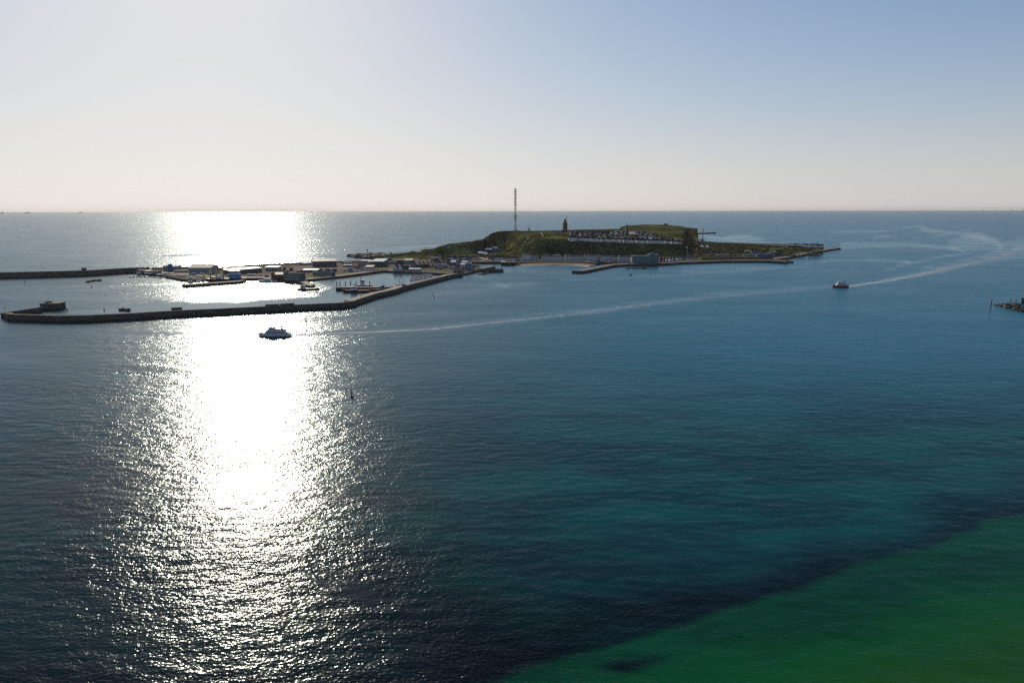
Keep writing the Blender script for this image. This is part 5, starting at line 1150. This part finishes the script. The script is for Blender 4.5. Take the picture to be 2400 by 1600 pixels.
# stores lying about the yards
rnd = random.Random(31); cl = [(M_greyd, 'dark'), (M_white, 'white'), (M_rtile, 'rust-brown'), (M_blueh, 'pale blue'), (M_green, 'green'), (M_cream, 'cream'), (M_grey, 'grey')]; spots = []
for (ua, ub, va, vb, cnt) in ((325, 440, 642.5, 650, 14), (440, 560, 643.5, 650.5, 12), (575, 640, 646, 651, 8), (690, 790, 636, 641, 9), (800, 890, 632, 637, 9)):
    for q in range(cnt):
        f = (q+rnd.uniform(.1, .9))/cnt; spots.append((ua+(ub-ua)*f, va+((vb-va)*f if ua < 600 else (vb-va)*rnd.random()*.8)-rnd.uniform(0, 3)*(ua < 600)))
spots.sort()
for i, (u, v) in enumerate(spots):
    m, cnm = cl[rnd.randrange(7)]; L_ = rnd.choice((3.0, 4.5, 6.0, 7.5)); tens = ('', 'twenty-', 'thirty-', 'forty-', 'fifty-')
    od = ORD[i] if i < 28 else ('thirtieth', 'fortieth', 'fiftieth')[i//10-2] if (i+1) % 10 == 0 else tens[(i+1)//10-1]+ORD[(i+1) % 10-1]
    t = thing('store_box', '%s %s in the harbour yards, %s from the left among the stores' % (cnm, 'container' if L_ > 4 else 'crate', od), 'container', tuple(P(u, v, GZ+.02)), R(rnd.uniform(-8, 30)), 'stores in the harbour yards')
    MB().box((0, 0, 0), (L_, 2.5, rnd.choice((1.4, 2.4, 2.6)))).obj('box', m, t); t.children[0]
    for q in (-.3, .3): part_box('rib', (.12, 2.6, 1.2), (L_*q, 0, .1), M_steel, t)
# floats in the basin and buoys
for i, (u, v, L_, lab) in enumerate(((228.5, 658.3, 11, 'long dark float lying off the west mole'), (216, 659.6, 4.5, 'small dark float left of the long float off the west mole'), (206, 661.6, 4, 'smallest dark float at the left of the floats off the west mole'), (286, 727, 5, 'dark raft close inside the near mole, left of two'), (299.5, 727.8, 4, 'dark raft close inside the near mole, right of two'),
        (414.5, 725, 9.5, 'big dark caisson lying close inside the near mole'))):
    t = thing('float', lab, 'float', tuple(P(u, v, 0)), R(4)); MB().box((0, 0, -.8), (L_, 4.0, 2.6)).obj('hull', M_black, t); MB().box((0, 0, 1.8), (L_*1.02, 4.2, .3)).obj('deck', M_conc, t); MB().box((L_*.2, 0, 2.1), (1, 1, .9)).obj('bollard', M_steel, t)
for i, (u, v, m, h, lab) in enumerate(((824, 931, M_dgreen, 3.4, 'green lateral buoy afloat at the right edge of the sun track'), (717, 753, M_black, 4.5, 'dark spar buoy right behind the white ferry'), (1016, 697, M_black, 5.0, 'dark spar buoy off the outer side of the long mole'), (158, 727.5, M_black, 1.6, 'small mooring buoy right of the blockhouse'),
        (244.5, 727.5, M_black, 1.8, 'small mooring buoy left of the two dark rafts'), (57.5, 662, M_black, 5.0, 'thin spar buoy below the far left mole'), (215, 673.5, M_black, 2.4, 'small buoy in the middle of the harbour mouth'), (2128, 582, M_black, 5.0, 'tiny buoy in the bright streak right of the island'))):
    t = thing('buoy', lab, 'buoy', tuple(P(u, v, 0))); MB().tube([(0, 0, -.5), (0, 0, .5), (0, 0, .8)], [1.1, 1.1, .5], 10).obj('float_body', m, t); MB().tube([(0, 0, .7), (0, 0, h)], [.45, .18], 6).obj('tower', m, t); MB().tube([(0, 0, h), (0, 0, h+.9)], [.45, .02], 8).obj('topmark', m, t)
t = thing('open_boat', 'tiny dark boat with one figure-like post off the hotel quay', 'boat', tuple(P(1478, 645.5, 0))); hull_mesh(6, 2.0, .8, .4).obj('hull', M_black, t); MB().box((.5, 0, .7), (1.6, 1.2, 1.6)).obj('cabin', M_black, t); MB().tube([(0, 0, .7), (0, 0, 4.2)], .15, 5).obj('mast', M_black, t)
# far ships and wind turbines on the horizon
for i, (u, L_) in enumerate(((2, 190), (62, 230), (188, 120))):
    d = 26000.0; p = PD(u, d, 0)
    t = thing('cargo_ship', 'hazy cargo ship on the horizon, %s from the left' % ORD[i], 'ship', tuple(p)); hull_mesh(L_, 32, 22, .15, .2, z0=-2).obj('hull', M_greyd, t); MB().box((L_*.35, 0, 22), (L_*.12, 26, 32)).obj('bridge', M_grey, t); MB().box((-L_*.08, 0, 20), (L_*.6, 26, 16)).obj('cargo', M_greyd, t)
for i, u in enumerate((2303, 2336, 2370, 2398)):
    d = 21000.0; t = thing('wind_turbine', 'faint white wind turbine on the horizon, %s from the left' % ORD[i], 'wind turbine', tuple(PD(u, d, 0)), 0, 'wind turbines on the horizon')
    MB().tube([(0, 0, -5), (0, 0, 98)], [4.0, 2.6], 8).obj('tower', M_grey, t); MB().box((0, 1, 97), (5, 12, 5)).obj('nacelle', M_grey, t)
    for k in range(3):
        a = .4+i*.9+k*2.094; MB().tube([(0, -6, 99), (60*math.sin(a), -6, 99+60*math.cos(a))], [2.2, .6], 5).obj('blade', M_grey, t)

# ------------------------------------------------------------------ the boulder breakwater at the right edge
rnd = random.Random(21)
bw = thing('boulder_breakwater', 'breakwater of dark piled boulders at the right edge of the picture', 'breakwater', tuple(P(2370, 722, 0)), 0)
o0 = P(2370, 722, 0); protos = []
for s in range(8):
    mb = MB(); vs = []; bm = bmesh.new(); bmesh.ops.create_icosphere(bm, subdivisions=1, radius=1.0)
    for v in bm.verts: v.co *= rnd.uniform(.72, 1.18); v.co.z *= .8
    me = bpy.data.meshes.new('boulder'); bm.to_mesh(me); bm.free(); me.materials.append((M_rock, mat('pale_rock', (0.20, 0.18, 0.155), .85, .3, .5), M_rock, mat('weedy_rock', (0.07, 0.085, 0.03), .8, .4, .5))[s % 4]); protos.append(me)
axis = [P(2338, 717.0, 0), P(2352, 717.0, 0), P(2372, 721, 0), P(2400, 728, 0), P(2470, 744, 0)]
core = MB(); A = resample(axis, 8)
ribbon(core, [p-o0 for p in offset(A, -6)], [p-o0 for p in offset(A, 6)], -3, 1.2); core.obj('core', M_rock, bw)
cum = [0]
for a, b in zip(axis, axis[1:]): cum.append(cum[-1]+(b-a).length)
for i in range(290):
    s = rnd.random()**.85*cum[-1]; j = max(k for k in range(4) if cum[k] <= s); a, b = axis[j], axis[j+1]; q = a.lerp(b, (s-cum[j])/(cum[j+1]-cum[j]))
    d = (b-a).normalized(); off = rnd.uniform(-1, 1); wd = min(9.0, 2.5+s*.35)
    p = q+Vector((-d.y, d.x, 0))*off*wd; top = min(4.6, 1.2+s*.18)*(1-abs(off)**1.5)
    o = bpy.data.objects.new('boulder', protos[rnd.randrange(8)]); COL.objects.link(o); o.parent = bw
    o.location = p-o0+Vector((0, 0, top*rnd.uniform(.75, 1.05)-.2)); sc_ = rnd.uniform(.9, 1.9); o.scale = (sc_*rnd.uniform(.8, 1.3), sc_, sc_*rnd.uniform(.7, 1)); o.rotation_euler = (rnd.uniform(0, 6), rnd.uniform(0, 6), rnd.uniform(0, 6))
for i, (u, v, h, lab) in enumerate(((2321.5, 724, 10.0, 'thick leaning pile in the water left of the boulder breakwater'), (2368, 715.5, 7.5, 'thin pile behind the boulders, left of two'), (2379, 718.0, 8.0, 'thin pile behind the boulders, right of two'))):
    t = thing('channel_pile', lab, 'pile', tuple(P(u, v, 0))); t.rotation_euler = (0, R(2.5), 0); MB().tube([(0, 0, -2), (0, 0, h)], .42 if not i else .3, 8).obj('pile', M_wood, t); MB().tube([(0, 0, h), (0, 0, h+.5)], [.5, .1], 8).obj('cap', M_steel, t)
t = thing('caisson', 'dark concrete caisson cut by the right picture edge', 'caisson', tuple(P(2393, 711.5, 0)), R(-35)); MB().box((6, 4, -3), (12, 9, 8.5)).obj('wall', M_conc, t); MB().box((6, 4, 5.5), (12.6, 9.6, .7)).obj('coping', M_deck, t)

# ------------------------------------------------------------------ foam of the wakes
def foam_material():
    m = bpy.data.materials.new('wake_foam'); m.use_nodes = True; n, l = m.node_tree.nodes, m.node_tree.links; b = n['Principled BSDF']
    b.inputs['Base Color'].default_value = (0.60, 0.66, 0.69, 1); b.inputs['Roughness'].default_value = .8
    g = n.new('ShaderNodeNewGeometry'); t = n.new('ShaderNodeTexNoise'); t.noise_dimensions = '2D'; t.inputs['Scale'].default_value = .16; t.inputs['Detail'].default_value = 9; t.inputs['Roughness'].default_value = .72
    l.new(g.outputs['Position'], t.inputs['Vector']); a = n.new('ShaderNodeAttribute'); a.attribute_name = 'foam'
    s = n.new('ShaderNodeMath'); s.operation = 'ADD'; l.new(t.outputs['Fac'], s.inputs[0]); l.new(a.outputs['Fac'], s.inputs[1])
    r = n.new('ShaderNodeMapRange'); r.inputs['From Min'].default_value = .84; r.inputs['From Max'].default_value = 1.35; l.new(s.outputs[0], r.inputs['Value']); l.new(r.outputs[0], b.inputs['Alpha']); return m
M_foam = foam_material()
def wake(pts, foam, step=6.0):
    """pts: (u, v, width in metres), foam strength along it"""
    C = [P(u, v, 0) for u, v, w in pts]; vs, fs, at = [], [], []; k = 0
    S = []
    for i in range(len(C)-1):
        n = max(2, int((C[i+1]-C[i]).length/step))
        for j in range(n): S.append((C[i].lerp(C[i+1], j/n), pts[i][2]+(pts[i+1][2]-pts[i][2])*j/n, foam[i]+(foam[i+1]-foam[i])*j/n))
    S.append((C[-1], pts[-1][2], foam[-1])); W = 8
    for i, (p, w, f) in enumerate(S):
        d = (S[min(i+1, len(S)-1)][0]-S[max(i-1, 0)][0]).normalized(); q = Vector((-d.y, d.x, 0)); wob = 1+.12*math.sin(i*.7)+.1*math.sin(i*1.9)
        for j in range(W+1):
            t = j/W*2-1; c = p+q*t*w*.5*wob; vs.append((c.x, c.y, 0.05)); at.append(f*(1-.55*abs(t)**4)*(.72+.28*abs(t)**1.5)-(.5 if abs(t) > .99 else .12 if abs(t) > .7 else 0)+.06*math.sin(i*.31+j)+.05*math.sin(i*.13+2*j))
    for i in range(len(S)-1):
        for j in range(W): a = i*(W+1)+j; fs.append((a, a+1, a+W+2, a+W+1))
    o = MB().add(vs, fs).obj('wake', M_foam); tag(o, kind='stuff'); a = o.data.attributes.new('foam', 'FLOAT', 'POINT'); a.data.foreach_set('value', at)
    if o.data.polygons[0].normal.z < 0: o.data.flip_normals()
    return o
wake([(1987, 671.5, 8.0), (2040, 664, 11), (2100, 654.5, 15), (2180, 639, 21), (2260, 620, 28), (2340, 602, 38), (2420, 588, 50)], [1.0, .95, .88, .80, .70, .62, .56])
wake([(680, 786.5, 6.0), (760, 782, 7.5), (880, 778, 9), (1010, 771, 11), (1150, 757, 13), (1350, 735, 17), (1600, 702, 22), (1800, 684, 24), (1950, 673, 24)], [1.0, .92, .84, .76, .66, .60, .56, .52, .42])
wake([(697, 683, 2.5), (722, 684.5, 4), (752, 681.5, 2.5)], [.3, .55, .3], 2.0)
wake([(611, 791, 1.5), (640, 792, 2.0), (672, 791, 1.5)], [.3, .45, .3], 2.0)
# ------------------------------------------------------------------ the air
def haze():
    mb = MB(); s = 65000.0
    mb.prism([(-s, -s), (s, -s), (s, s), (-s, s)], -7.0, 175.0)
    m = bpy.data.materials.new('haze_air'); m.use_nodes = True
    n, l = m.node_tree.nodes, m.node_tree.links
    n.remove(n['Principled BSDF'])
    pv = n.new('ShaderNodeVolumePrincipled')
    pv.inputs['Color'].default_value = (0.96, 0.94, 0.90, 1); pv.inputs['Density'].default_value = HAZE_DENSITY
    pv.inputs['Anisotropy'].default_value = 0.35
    l.new(pv.outputs[0], n['Material Output'].inputs['Volume'])
    o = mb.obj('haze', m); tag(o, kind='stuff'); return o
HAZE_DENSITY = 1.4e-5
haze()
